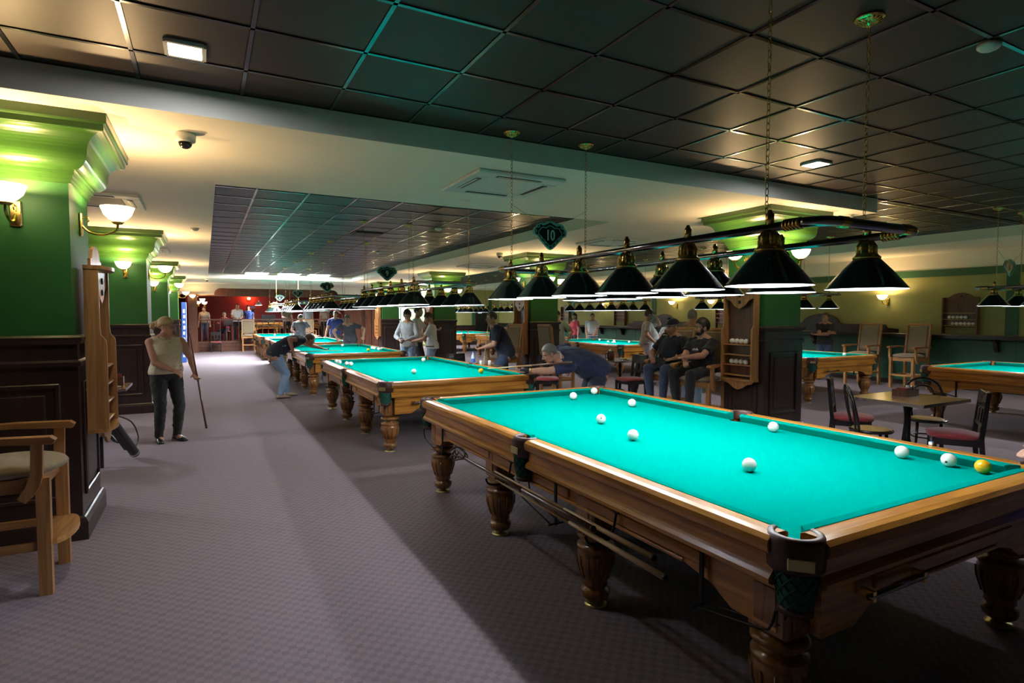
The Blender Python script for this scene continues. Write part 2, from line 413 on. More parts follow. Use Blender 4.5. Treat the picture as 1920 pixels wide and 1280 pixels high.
# ---- ceiling air conditioners, detectors, cameras, light panels
def ac(x, y, label, rz=0):
    t = empty('ceiling_air_conditioner', (x, y, ZS), rz); tag(t, label, 'air conditioner')
    MB().sweep([(-.5, 0), (-.5, -.02), (-.47, -.035), (-.29, -.035), (-.27, -.02), (-.27, 0)], [(0, .0), (0, .0)], False) if False else None
    m = MB()
    for s_ in (-1, 1):
        m.bx(-.5, .5, s_*.40-.1, s_*.40+.1, -.035, 0, bev=.012); m.bx(s_*.40-.1, s_*.40+.1, -.3, .3, -.035, 0, bev=.012)
    m.build('frame', 'ac_panel', t)
    MB().bx(-.3, .3, -.3, .3, -.03, 0).build('grille', 'ac_panel' if label.startswith('white') else 'grille', t)
    for k in range(4):
        R = Matrix.Rotation(k*PI/2, 3, 'Z'); MB().box(R @ Vector((0, .385, -.037)), (.5 if k % 2 == 0 else .055, .055 if k % 2 == 0 else .5, .006)).build('slot', 'black_plastic', t)
        MB().box(R @ Vector((0, .40, -.042)), (.48 if k % 2 == 0 else .02, .02 if k % 2 == 0 else .48, .006)).build('louver', 'ac_panel', t)
ac(2.84, 5.56, 'white square air conditioner cassette in ceiling over the gap between tables ten and nine')
ac(-1.15, 8.55, 'grey grilled air conditioner cassette beside the nearest green column')
ac(-1.15, 14.6, 'grey grilled air conditioner cassette beyond the second green column')
ac(-1.15, 20.6, 'grey grilled air conditioner cassette beyond the third green column')
ac(6.9, 8.9, 'white square air conditioner cassette in the beam right of table nine')
ac(6.9, 14.9, 'white square air conditioner cassette in the beam behind the second right column')
def detector(p, label, g='smoke detectors'):
    t = empty('smoke_detector', p); tag(t, label, 'detector', g)
    MB().lathe([(0, 0), (.06, 0), (.06, -.02), (.045, -.035), (.02, -.045), (0, -.045)], seg=16).build('housing', 'white_plastic', t)
    MB().lathe([(.046, -.022), (.052, -.024), (.046, -.03)], seg=16, cap=False).build('vent_ring', 'grille', t)
for (u, v), z, l in (((872, 376), ZS, 'white smoke detector on the beam above table nine'), ((365, 428), ZS, 'white smoke detector on ceiling near the second green column'), ((1855, 82), ZD, 'large white smoke detector at a grid crossing of the dark ceiling'), ((822, 428), ZD, 'white smoke detector on the dark ceiling recess beside the chain of table nine'), ((708, 472), ZD, 'small white smoke detector on the dark ceiling recess further back')):
    detector(atz(u, v, z), l)
tag(MB().lathe([(0, 0), (.07, 0), (.06, -.05), (.05, -.06), (0, -.06)], seg=16).build('ceiling_speaker', 'white_plastic', None, atz(1590, 403, ZS)), 'small white round fitting under the beam right of the nearest right column', 'ceiling fitting')
def dome(p, label):
    t = empty('dome_camera', p); tag(t, label, 'security camera', 'dome cameras')
    MB().lathe([(0, 0), (.07, 0), (.075, -.02), (.072, -.06), (.055, -.07), (0, -.07)], seg=18).build('base', 'white_plastic', t)
    MB().ell((0, 0, -.07), (.05, .05, .05), seg=14).build('lens_dome', 'glass_dome', t)
dome(atz(347, 250, ZS), 'white dome security camera on the beam beside the nearest left column')
dome(atz(937, 474, ZS), 'white dome security camera on ceiling beside the right column with three racked balls')
dome(atz(388, 522, ZS), 'tiny dome security camera near the stage header')
def panel(x, y, z, sx, sy, label, power, g='ceiling light panels'):
    t = empty('ceiling_light_panel', (x, y, z)); tag(t, label, 'ceiling light', g)
    m = MB()
    for s_ in (-1, 1): m.bx(-sx/2, sx/2, s_*sy/2-.012, s_*sy/2+.012, -.012, .012); m.bx(s_*sx/2-.012, s_*sx/2+.012, -sy/2, sy/2, -.012, .012)
    m.build('frame', 'white_plastic', t)
    MB().bx(-sx/2, sx/2, -sy/2, sy/2, -.006, .012).build('diffuser', 'led_far' if y > 22 else 'led', t)
    return t
panel(-.07, 4.05, ZD-.006, .20, .20, 'small bright square light panel in dark ceiling above the left corridor', 0)
panel(5.72, 3.92, ZD-.006, .21, .20, 'small bright square light panel in dark ceiling before the nearest right column', 0)
for u in (491, 562, 630):
    p = atz(u, 504, ZD); panel(p.x, 23.9, ZD-.006, .78, .8, 'large light panel at the far end of the dark ceiling recess', 0)
panel(9.9, 28.2, ZD-.006, .55, .55, 'added square light panel brightening the pale green far wall', 0)  # added light source, put here to brighten the pale wall
for y in (9, 15, 21): panel(-4.2, y, ZD-.006, .55, .55, 'square light panel in the ceiling of the left aisle', 0)
for x in (1.3, 1.9, 4.3, 4.9):
    t = MB().bx(-.27, .27, -.01, .01, -.05, .05); t = t.build('air_vent', 'cream', None, (x, 24.49, 3.16)); tag(t, 'small cream slotted air vent in the far end of the ceiling recess', 'vent', 'far air vents')
    for k in range(4): MB().bx(-.25, .25, -.016, -.01, -.04+k*.022, -.03+k*.022).build('slat', 'grille', t)
vt = empty('dark_ceiling_vent', atz(688, 438, ZD)); tag(vt, 'dark slotted ceiling vent in the tile recess over table eight', 'vent')
MB().bx(-.3, .3, -.3, .3, -.01, 0).build('plate', 'tile_dark', vt)
for k in range(9): MB().bx(-.26, .26, -.24+k*.06-.012, -.24+k*.06+.012, -.025, -.01).build('slat', 'black_plastic', vt)

# ================================================================== COLUMNS
CAPP = [(0, 2.60), (.02, 2.60), (.02, 2.645), (.045, 2.66), (.045, 2.69), (.05, 2.70), (.075, 2.73), (.11, 2.77), (.12, 2.80), (.125, 2.84), (.15, 2.89), (.19, 2.93), (.235, 2.955), (.25, 2.97), (.25, 3.0), (.28, 3.01), (.28, 3.06), (0, 3.06)]
CAPP = [(0, 2.60), (.018, 2.60), (.018, 2.63), (.03, 2.635), (.03, 2.655), (.042, 2.66), (.042, 2.685)]+[(.05+.085*math.sin(a), 2.69+.125*(1-math.cos(a))) for a in np.linspace(0, PI/2, 10)]+[(.135+.105*(1-math.cos(a)), 2.815+.125*math.sin(a)) for a in np.linspace(.15, PI/2, 9)]+[(.25, 2.945), (.25, 2.985), (.262, 2.99), (.27, 3.0), (.27, 3.06), (0, 3.06)]
def column(x0, x1, y0, y1, label):
    t = empty('column', ((x0+x1)/2, (y0+y1)/2, 0)); tag(t, label, 'column', 'square green columns')
    a, b = (x1-x0)/2, (y1-y0)/2
    MB().bx(-a, a, -b, b, 1.4, 3.06).build('shaft', 'green_paint', t)
    path = [(-a, -b), (a, -b), (a, b), (-a, b)]
    MB().sweep(CAPP, path, True).build('capital', 'green_gloss', t)
    MB().bx(-a-.025, a+.025, -b-.025, b+.025, 0, 1.46).build('wainscot', 'wainscot', t)
    rails = [(0, 1.44), (.045, 1.44), (.055, 1.47), (.055, 1.49), (.04, 1.505), (0, 1.505)]
    MB().sweep(rails, path, True).build('cap_rail', 'wainscot', t)
    MB().sweep([(.02, 1.28), (.045, 1.28), (.045, 1.31), (.02, 1.33)], path, True).build('dado_moulding', 'wainscot', t)
    MB().sweep([(0, 0), (.06, 0), (.06, .13), (.045, .16), (.035, .17), (0, .17)], path, True).build('plinth', 'wainscot', t)
    for (nx, ny) in ((0, -1), (1, 0), (-1, 0), (0, 1)):
        hw = (a if ny else b)-.1; off = (b if ny else a)+.025
        R = Matrix.Rotation(math.atan2(nx, -ny), 3, 'Z')
        m = MB()
        for (px, pz, w, h) in ((0, 1.14, 2*hw, .035), (0, .32, 2*hw, .035), (-hw, .73, .035, .855), (hw, .73, .035, .855)):
            m.box(R @ Vector((px, -off-.008, pz)), (w, .022, h), R=R, bev=.007)
        m.build('panel_moulding', 'wainscot', t)
        MB().box(R @ Vector((0, -off-.002, .73)), (2*hw-.14, .02, .70), R=R, bev=.008).build('panel', 'wainscot', t)
    # pale corner bead on the camera-side corner
    return t
CY = [5.22, 11.5, 17.8, 24.1]
lab = ['nearest green column with dark panelled base behind the tall armchair', 'second green column from the camera corridor, behind the standing woman', 'third green column along the left corridor', 'fourth green column along the corridor, with the blue board leaning on it']
for y, l in zip(CY, lab): column(-1.5, -.85, y, y+.75, l)
lab = ['green column with ball rack beside the two seated men', 'green column with ball rack behind the reaching player', 'green column with ball rack behind the man in white tee', 'far green column beside the brown door and pale wall']
for y, l in zip(CY, lab): column(6.62, 7.35, y, y+.62, l)

# sconces
def sconce_proto():
    t = empty('wall_sconce')
    MB().bx(-.035, .035, -.02, 0, -.16, .02, bev=.008).build('back_plate', 'brass', t)
    MB().tube(smooth_pts([(0, -.01, -.07), (0, -.06, -.125), (0, -.15, -.14), (0, -.235, -.10), (0, -.25, -.045)]), .009, 8).build('arm', 'brass', t)
    MB().tube(smooth_pts([(0, -.02, -.02), (0, -.05, -.01), (0, -.06, -.035), (0, -.045, -.05)]), .005, 6).build('scroll', 'brass', t)
    MB().lathe([(.0, -.05), (.03, -.05), (.045, -.035), (.02, -.025), (0, -.025)], (0, -.25, 0), 14).build('cup', 'brass', t)
    MB().lathe([(.015, -.03), (.06, -.012), (.095, .025), (.112, .07), (.118, .085), (.110, .085), (.088, .035), (.055, 0), (.0, -.015)], (0, -.25, 0), 20).build('glass_bowl', 'opal', t)
    return t
SC = sconce_proto(); SC_used = [False]
def sconce(x, y, z, rz, label, power=SCONCE_W, group='wall sconces', col=(1, .66, .32)):
    o = SC if not SC_used[0] else copy_tree(SC); SC_used[0] = True
    o.location = (x, y, z); o.rotation_euler = (0, 0, rz); tag(o, label, 'wall lamp', group)
    if power: sconces.append((o, power, col))
sconces = []
names = ['nearest left', 'second left', 'third left', 'fourth left']
for i, y in enumerate(CY):
    sconce(-1.15, y, 2.43, 0, f'glowing glass bowl sconce on the front face of the {names[i]} column', SCONCE_W)
    sconce(-.85, y+.38, 2.43, PI/2, f'glowing glass bowl sconce on the corridor face of the {names[i]} column', SCONCE_W)
    sconce(-1.5, y+.38, 2.43, -PI/2, f'glowing glass bowl sconce on the aisle face of the {names[i]} column', SCONCE_W*.5)
names = ['nearest right', 'second right', 'third right', 'far right']
for i, y in enumerate(CY):
    sconce(6.98, y, 2.43, 0, f'glowing glass bowl sconce on the front of the {names[i]} column', SCONCE_W*.8)
    sconce(7.35, y+.3, 2.43, PI/2, f'glowing glass bowl sconce on the wall side of the {names[i]} column', SCONCE_W)
    sconce(6.62, y+.3, 2.43, -PI/2, f'glowing glass bowl sconce on the table side of the {names[i]} column', SCONCE_W*.6)
for y in (8.2, 13.6, 15.4, 19.5, 24.5, 3.0): sconce(XW-.03, y, 2.06, -PI/2, 'glowing glass bowl sconce on the yellow right wall', SCONCE_W*.8, 'sconces on the right wall')
for y in (7.5, 13.5, 19.5, 25.5): sconce(-5.96, y, 2.06, PI/2, 'glowing glass bowl sconce on the left aisle wall', SCONCE_W*.8, 'sconces on the left aisle wall')
sconce(-.46, YF-.32, 2.45, 0, 'glowing glass bowl sconce on the stage corner pillar', SCONCE_W*.4)
for dx, dz in ((.25, .0), (.42, .12), (.5, -.02)): sconce(-.5+dx, YF+.6, 2.2+dz, 0, 'small glass bowl lamp clustered beside the stage pillar', SCONCE_W*.3, 'stage lamp cluster')
for o, p, c in sconces: point(o, (0, -.25, .065), p, c, .03, 'sconce_light')
rl = tag(MB().lathe([(0, -.08), (.07, -.06), (.09, 0), (.06, .06), (0, .07)], seg=16).build('red_wall_lamp', 'opal_red', None, (2.1, 33.9, 2.55)), 'glowing red lamp on the dark red stage wall', 'wall lamp')
point(rl, (0, -.2, .05), 30, (1, .2, .06), .05, 'red_light')
# ================================================================== BILLIARD TABLES
BED = .800
def arc(cx, cy, r, a0, a1, n):
    return [(cx+r*math.cos(a0+(a1-a0)*k/n), cy+r*math.sin(a0+(a1-a0)*k/n)) for k in range(n+1)]
def bar_ends(prof, ya, yb, xref, dya=0., dyb=0., w=.05):
    """extrude profile (x,z) along y, ends slanted: y = ya + dya*(x-xref)/w"""
    m = MB(); n = len(prof)
    V = [Vector((x, ya+dya*(x-xref)/w, z)) for x, z in prof]+[Vector((x, yb+dyb*(x-xref)/w, z)) for x, z in prof]
    F = [tuple(range(n)), tuple(range(2*n-1, n-1, -1))]+[(i, n+i, n+(i+1) % n, (i+1) % n) for i in range(n)]
    return m.add(V, F)
RAILP = [(.9375, .855), (.955, .862), (1.005, .863), (1.03, .857), (1.047, .842), (1.05, .822), (1.045, .80), (1.03, .787), (1.018, .78), (1.018, .725), (1.028, .715), (1.04, .70), (1.038, .682), (1.018, .672), (1.0, .67), (.9375, .67)]
CUSHP = [(.9375, .858), (.903, .858), (.889, .853), (.8875, .846), (.912, .801), (.9375, .801)]
def xf(m, M4):
    m.v = [tuple(M4 @ Vector(q)) for q in m.v]; return m
RZ = lambda a: Matrix.Rotation(a, 4, 'Z')
def table_proto():
    t = empty('billiard_table')
    # slate bed with pocket cut-outs
    P_ = []; xa, ya = .9375, 1.8275
    for qx, qy in ((1, 1), (-1, 1), (-1, -1), (1, -1)):
        c = arc(.935, 1.825, .075, PI/2+PI, PI, 8)     # concave bite
        c = [(.935+.075*math.cos(a), 1.825+.075*math.sin(a)) for a in np.linspace(-PI/2-.1, -PI+.1, 9)]
        c = [(xa, 1.75)]+c+[(.86, ya)]
        if qx*qy < 0: c = c[::-1]
        P_ += [(qx*x, qy*y) for x, y in c]
        if (qx, qy) == (-1, 1): P_ += [(-.96+.075*math.cos(a), .075*math.sin(a)) for a in np.linspace(1.2, -1.2, 9)]
        if (qx, qy) == (1, -1): P_ += [(.96-.075*math.cos(a), .075*math.sin(a)) for a in np.linspace(-1.2, 1.2, 9)]
    MB().prism(P_, .04, Matrix.Translation((0, 0, BED-.04))).build('cloth_bed', 'cloth', t)
    # wooden rails, cushions
    for s_ in (-1, 1):
        for y0, y1 in ((.075, 1.80), (-1.80, -.075)):
            M4 = Matrix.Identity(4) if s_ > 0 else Matrix.Diagonal((-1, 1, 1, 1))
            xf(bar_ends(RAILP, y0, y1, .9375), M4).build('wood_rail', 'oak_y', t)
            ca, cb = (.06, 1.72) if y0 > 0 else (-1.72, -.06)
            xf(bar_ends(CUSHP, ca+(.0 if y0 > 0 else 0), cb, .8875, -.02 if y0 > 0 else -.05, .05 if y0 > 0 else .02), M4).build('cushion', 'cushion_cloth', t)
        M4 = RZ(PI/2*s_) @ Matrix.Translation((.89, 0, 0))
        RP = [(x, z) for x, z in RAILP]
        M4 = (Matrix.Identity(4) if s_ > 0 else Matrix.Rotation(PI, 4, 'Z')) @ Matrix(((0, -1, 0, 0), (1, 0, 0, .9275-.0375), (0, 0, 1, 0), (0, 0, 0, 1)))
        r_ = xf(bar_ends(RP, -.91, .91, .9375), M4).build('wood_rail', 'oak_x', t)
        xf(bar_ends(CUSHP, -.835, .835, .8875, -.05, .05), M4).build('cushion', 'cushion_cloth', t)
    # aprons
    def apron(L, off, M4, nm):
        poly = [(-L, .69), (-L, .47), (-L+.20, .47), (-L+.30, .53), (-L+.45, .56), (L-.45, .56), (L-.30, .53), (L-.20, .47), (L, .47), (L, .69)]
        MM = M4 @ Matrix(((0, 0, 1, off-.04), (1, 0, 0, 0), (0, 1, 0, 0), (0, 0, 0, 1)))
        MB().prism(poly, .04, MM).build('apron', 'oak_y' if nm == 'y' else 'oak_x', t)
        m = MB(); m.bx(off, off+.018, -L, L, .655, .675, bev=.006); xf(m, M4).build('apron_moulding', 'oak_y' if nm == 'y' else 'oak_x', t)
        m = MB(); m.bx(off, off+.012, -L+.45, L-.45, .56, .578, bev=.004); xf(m, M4).build('apron_moulding', 'oak_y' if nm == 'y' else 'oak_x', t)
        k = 3 if nm == 'y' else 1
        for i in range(k):
            w = (2*L-.5)/k; c = -L+.25+w*(i+.5)
            m = MB(); m.bx(off, off+.012, c-w/2+.06, c+w/2-.06, .585, .645, bev=.006); xf(m, M4).build('apron_panel', 'oak_y' if nm == 'y' else 'oak_x', t)
    for s_ in (0, PI):
        apron(1.78, .965, RZ(s_), 'y'); apron(.86, 1.88, RZ(s_+PI/2), 'x')
    # legs
    lp = [(.0, .035), (.055, .035), (.072, .05), (.08, .075), (.078, .095), (.06, .105), (.058, .115), (.07, .125), (.066, .14), (.072, .16), (.088, .20), (.10, .25), (.104, .29), (.10, .315), (.092, .325), (.104, .335), (.104, .352), (.07, .362), (.062, .375), (.085, .39), (.106, .40), (.108, .412), (.095, .425), (.065, .432), (.065, .45), (0, .45)]
    me_l = MB().lathe(lp, seg=18); 
    for k in range(12):
        a = 2*PI*k/12; me_l.tube([(.076*math.cos(a), .076*math.sin(a), .165), (.1015*math.cos(a), .1015*math.sin(a), .25), (.104*math.cos(a), .104*math.sin(a), .30)], .006, 5)
    me_l.box((0, 0, .555), (.17, .17, .23), bev=.012)
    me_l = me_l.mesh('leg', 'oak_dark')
    me_p = MB().box((0, 0, 0), (.012, .10, .15), bev=.005).mesh('leg_panel', 'oak_dark')
    me_f = MB().lathe([(0, 0), (.062, 0), (.064, .006), (.045, .014), (.018, .02), (.015, .04), (0, .04)], seg=16).mesh('foot_disc', 'brass_plate')
    for x in (-.875, .875):
        for y in (-1.73, -.58, .58, 1.73):
            l = link('leg', me_l, t, (x, y, 0)); link('foot_disc', me_f, l)
            link('leg_panel', me_p, l, (math.copysign(.088, x), 0, .56))
            if abs(y) > 1: link('leg_panel', me_p, l, (0, math.copysign(.088, y), .56), PI/2)
    # pockets
    def pocket(px, py, adir, corner):
        """adir: direction (angle) pointing outwards"""
        r0 = .066
        span = 2.25 if corner else 1.75
        angs = np.linspace(adir-span, adir+span, 17)
        m = MB(); path = [(px+r0*math.cos(a), py+r0*math.sin(a)) for a in angs]
        prof = [(-.002, .80), (-.002, .855), (.004, .868), (.014, .871), (.026, .866), (.032, .85), (.033, .80), (.030, .748), (.024, .740), (.0, .740)]
        m.sweep(prof, path, smooth=True); pk = m.build('pocket', 'leather_brown', t)
        R = Matrix.Rotation(adir-PI/2, 3, 'Z')
        c = Vector((px, py, 0))+Vector((math.cos(adir), math.sin(adir), 0))*(r0+.034)
        MB().box((c.x, c.y, .785), (.085, .008, .045), R=Matrix.Rotation(adir+PI/2, 3, 'Z'), bev=.003).build('brass_plate', 'brass_plate', pk)
        q = Vector((px+.02*math.cos(adir), py+.02*math.sin(adir), 0))
        n = MB(); n.lathe([(.070, .745), (.069, .70), (.064, .66), (.057, .62), (.052, .60)], (q.x, q.y, 0), 14, cap=False)
        for k in range(10):
            for sg in (-1, 1):
                pts = []
                for i in range(7):
                    f = i/6; z = .745-.145*f; rr = .074-.004*f-.017*max(0, f-.3)/.7; a = 2*PI*k/10+sg*f*1.9
                    pts.append((q.x+rr*math.cos(a), q.y+rr*math.sin(a), z))
                n.tube(pts, .0032, 4)
        n.build('net', 'net_green', pk, fix=False)
        MB().lathe([(.054, .61), (.060, .605), (.060, .585), (.05, .58), (.05, .61)], (q.x, q.y, 0), 14, cap=False).build('net_ring', 'leather_brown', pk)
        # ball rails and hanger bar, run along the long side
        dy = -1 if (corner and py > 0) else (1 if corner else -1)
        x = q.x+math.copysign(.03, px); b = MB()
        for dx in (-.035, .035):
            b.tube(smooth_pts([(x+dx, q.y+dy*.03, .585), (x+dx, q.y+dy*.05, .52), (x+dx*.9, q.y+dy*.10, .49), (x+dx*.9, q.y+dy*.40, .43)]), .005, 6)
        b.tube([(x-.05, q.y+dy*.40, .43), (x+.05, q.y+dy*.40, .43)], .006, 6)
        b.build('ball_rail', 'black_metal', pk)
        MB().box((x, q.y+dy*.40, .545), (.012, .024, .25), bev=.004).build('hanger_bar', 'black_metal', pk)
    for sx in (-1, 1):
        for sy in (-1, 1): pocket(sx*.945, sy*1.835, math.atan2(sy, sx), True)
        pocket(sx*.975, 0, 0 if sx > 0 else PI, False)
    # small rail sights, ball catcher tray tube at the short ends
    for s_ in (-1, 1):
        MB().tube([(-.66, s_*1.93, .60), (-.28, s_*1.93, .60)], .012, 8).build('cue_bar', 'chrome', t)
        for k in (-.64, -.30): MB().box((k, s_*1.915, .60), (.02, .05, .04)).build('bar_bracket', 'brass', t)
    return t
TB = table_proto()
TABLES = {'10': (2.835, 3.23), '9': (2.85, 8.62), '8': (2.85, 14.2), '7': (2.85, 19.5), '6': (2.85, 24.9), 'r1': (10.92, 2.95), 'r2': (10.92, 8.72), 'r3': (10.75, 14.1), 'r4': (10.75, 19.5), 'r5': (10.9, 25.0)}
tlab = {'10': 'large oak billiard table with turquoise cloth under the sign numbered ten', '9': 'oak billiard table with turquoise cloth under the sign numbered nine', '8': 'oak billiard table under the sign numbered eight, man in jeans bending over it', '7': 'distant oak billiard table under the sign numbered seven', '6': 'farthest oak billiard table of the corridor row, nearest the stage', 'r1': 'oak billiard table by the right wall beside the bistro table', 'r2': 'oak billiard table near the two tan armchairs by the right wall', 'r3': 'oak billiard table behind the reaching player, beside the man in grey polo', 'r4': 'far oak billiard table on the wall side, behind the man in dark navy shirt', 'r5': 'farthest oak billiard table on the wall side with yellow and red balls'}
TOB = {}
for i, (k, (x, y)) in enumerate(TABLES.items()):
    o = TB if i == 0 else copy_tree(TB); o.location = (x, y, 0); o.scale = (1.02, 1.037, 1); tag(o, tlab[k], 'billiard table', 'billiard tables'); TOB[k] = o

# balls
def ball_me(m): return MB().ell((0, 0, 0), (.038,)*3, seg=24, ring=14).mesh('billiard_ball', m)
BM = {'w': ball_me('ball_ivory'), 'y': ball_me('ball_yellow'), 'r': ball_me('ball_red')}
MARK = MB().lathe([(0, .0005), (.006, .0004), (.006, -.001)], seg=10, cap=False).mesh('number_mark', 'ball_mark')
def ball(p, kind, label, group, mark=True):
    o = link('billiard_ball', BM[kind], None, p); tag(o, label, 'ball', group)
    o.rotation_euler = (random.uniform(-.7, .7), random.uniform(-.7, .7), random.uniform(0, 6))
    if mark and kind == 'w':
        d = Vector((random.uniform(-.6, .3), -1, random.uniform(-.5, .6))).normalized()
        k = link('number_mark', MARK, o); k.location = d*.0383; k.rotation_euler = d.to_track_quat('Z', 'Y').to_euler()
    return o
tn = {'10': 'on the table under sign ten', '9': 'on the table under sign nine', '8': 'on the table under sign eight', '6': 'on the farthest corridor table', 'r2': 'on the table by the two tan armchairs', 'r3': 'on the table behind the reaching player', 'r5': 'on the farthest wall side table'}
balls = {'10': [(1075, 742), (1118, 731), (1185, 755), (1127, 785), (1187, 815), (1450, 800), (1405, 871), (1691, 847), (1792, 859)],
 '9': [(630, 677), (636.5, 678.5), (650, 681.5), (658, 682), (794, 674), (776, 696)], '8': [(630.6, 644.5), (700.6, 652), (710.6, 652.5), (716.9, 651.5), (722.9, 654), (733.5, 653.5), (719, 653.8)],
 'r2': [(1585, 664)], 'r3': [(1058, 637.5), (1134, 636.5), (1140, 640.6), (1149, 641.7), (1152.5, 641.3), (1176, 637.8), (1179.6, 641)]}
T10L = ['white ball lying off the end cushion, short of the corner pocket, on table ten', 'white ball in the mouth of the corner pocket on table ten', 'white ball near the side cushion before the seated men on table ten', 'white ball of a loose pair, the one toward the end cushion, on table ten', 'white ball of a loose pair, the one toward the middle, on table ten', 'white ball beside the side pocket by the column on table ten', 'white ball alone on the open cloth in the middle of table ten', 'white ball with a dark mark beneath the chalk cube on table ten', 'white ball next to the glossy yellow ball on table ten']
def on_bed(k, p):
    x, y = TABLES[k]; p.x = min(max(p.x, x-.84), x+.84); p.y = min(max(p.y, y-1.79), y+1.79); return p
for k, L in balls.items():
    placed = []
    for u, v in L:
        p = on_bed(k, atz(u, v, BED+.038))
        for q in placed:
            d = p-q
            if d.length < .078: p = q+(d.normalized() if d.length > 1e-4 else Vector((1, 0, 0)))*.0785
        placed.append(p); ball(p, 'w', T10L[len(placed)-1] if k == '10' else f'white billiard ball {tn[k]}', f'white balls {tn[k]}', k in ('10', '9'))
x, y = TABLES['6']
for dx, dy in ((-.3, .9), (.35, 1.1), (.45, 1.0), (.55, 1.12)): ball(Vector((x+dx, y+dy, BED+.038)), 'w', f'white billiard ball {tn["6"]}', f'white balls {tn["6"]}', False)
ball(on_bed('10', atz(1845, 874, BED+.038)), 'y', 'glossy yellow ball on the table under sign ten', 'yellow cue balls')
ball(on_bed('9', atz(902, 695, BED+.038)), 'y', 'yellow ball before the reaching player\'s cue on table nine', 'yellow cue balls')
ball(on_bed('8', atz(690.6, 655.6, BED+.038)), 'y', 'yellow ball on the table under sign eight', 'yellow cue balls')
x, y = TABLES['r5']
ball(Vector((x-.65, y-.9, BED+.038)), 'y', 'yellow ball on the farthest wall side table', 'yellow cue balls')
ball(Vector((x-.75, y-1.1, BED+.038)), 'w', f'white billiard ball {tn["r5"]}', f'white balls {tn["r5"]}', False)
ball(Vector((x-.3, y-.8, BED+.038)), 'r', 'red ball on the farthest wall side table', 'red balls')
ck = tag(MB().box((0, 0, 0), (.022, .022, .02), bev=.003).build('chalk_cube', 'paper', None, atz(1746, 831, .8735)), 'small blue and white chalk cube on the rail of the table under sign ten', 'chalk')
MB().box((0, 0, .0105), (.019, .019, .003)).build('chalk_top', 'chalk_blue', ck)

# ================================================================== LAMP FIXTURES
def fixture_proto():
    t = empty('table_lamp_fixture')
    XT, ZT, YT = .395, 2.07, 1.50
    for sx in (-1, 1):
        MB().tube([(sx*XT, -YT, ZT), (sx*XT, YT, ZT)], .021, 12).build('rail_tube', 'chrome', t)
    for sy in (-1, 1):
        pts = [(-XT, sy*YT, ZT)]+[(-XT+.10-.10*math.cos(a), sy*(YT+.10*math.sin(a)), ZT) for a in np.linspace(.15, PI/2, 6)]
        pts += [(XT-.10+.10*math.sin(a), sy*(YT+.10*math.cos(a)), ZT) for a in np.linspace(0, PI/2-.15, 6)]+[(XT, sy*YT, ZT)]
        e = MB().tube(pts, .024, 12).build('end_tube', 'chrome', t)
        for sx in (-1, 1):
            m = MB()
            for k in range(5): m.lathe([(.021, -.008), (.029, -.004), (.029, .004), (.021, .008)], (sx*XT, sy*(YT-.01-k*.018), ZT), 12, R=Matrix.Rotation(PI/2, 3, 'X'), cap=False)
            m.build('ribbed_joint', 'brass', e)
            m = MB()
            for k in range(4): m.lathe([(.023, -.007), (.028, -.003), (.028, .003), (.023, .007)], (sx*(XT-.12-k*.015), sy*(YT+.10), ZT), 12, R=Matrix.Rotation(PI/2, 3, 'Y'), cap=False)
            m.build('ribbed_joint', 'brass', e)
    out = MB().lathe([(.052, 1.965), (.06, 1.962), (.125, 1.89), (.196, 1.802), (.202, 1.797), (.202, 1.792)], seg=32, cap=False).mesh('shade', 'shade_out', False)
    inn = MB().lathe([(.200, 1.792), (.194, 1.801), (.123, 1.886), (.056, 1.957), (.0, 1.957)], seg=32, cap=False).mesh('inner_enamel', 'shade_in', False)
    sock = MB().lathe([(.068, 1.957), (.07, 1.965), (.055, 1.978), (.052, 1.985), (.046, 1.988), (.046, 2.01), (.044, 2.03), (.034, 2.045), (.022, 2.055)], seg=16)
    for k in range(8):
        a = 2*PI*k/8; sock.tube([(.047*math.cos(a), .047*math.sin(a), 1.985), (.047*math.cos(a), .047*math.sin(a), 2.025), (.03*math.cos(a), .03*math.sin(a), 2.05)], .006, 5)
    sock = sock.mesh('brass_socket', 'brass')
    fin = MB().lathe([(0, 2.085), (.02, 2.085), (.02, 2.135), (.014, 2.14), (.008, 2.155), (.0, 2.157)], seg=12).mesh('finial', 'brass')
    bul = MB().ell((0, 0, 1.925), (.028, .028, .028), seg=12, ring=8).mesh('bulb', 'bulb')
    for sx in (-1, 1):
        for k in range(6):
            y = -1.33+k*.532
            sh = link('shade', out, t, (sx*XT, y, 0))
            link('inner_enamel', inn, sh); link('brass_socket', sock, sh); link('finial', fin, sh); link('bulb', bul, sh)
            point(sh, (0, 0, 1.858), LAMP_W, (.93, .97, 1.0), .022)
    # chains and ceiling roses
    ch = MB(); z = 2.15; k = 0
    tor = lambda c, flip: [(c[0]+(.009*math.cos(a) if not flip else 0), c[1]+(.009*math.cos(a) if flip else 0), c[2]+.019*math.sin(a)) for a in np.linspace(0, 2*PI, 9)[:-1]]
    while z < ZD-.03:
        ch.tube(tor((0, 0, z), k % 2), .0022, 4, closed=True); z += .031; k += 1
    ch = ch.mesh('chain', 'brass', False)
    ro = MB().lathe([(0, ZD-.045), (.012, ZD-.045), (.02, ZD-.03), (.05, ZD-.022), (.072, ZD-.008), (.075, ZD-.003), (0, ZD-.003)], seg=20)
    for q in range(14):
        a = 2*PI*q/14; ro.tube([(.022*math.cos(a), .022*math.sin(a), ZD-.034), (.062*math.cos(a), .062*math.sin(a), ZD-.018)], .004, 4)
    ro = ro.mesh('ceiling_rose', 'brass')
    for sx in (-1, 1):
        for sy in (-1, 1):
            c = link('chain', ch, t, (sx*XT, sy*1.31, 0)); c['kind'] = 'stuff'
            link('ceiling_rose', ro, t, (sx*XT, sy*1.31, 0))
    return t
FX = fixture_proto()
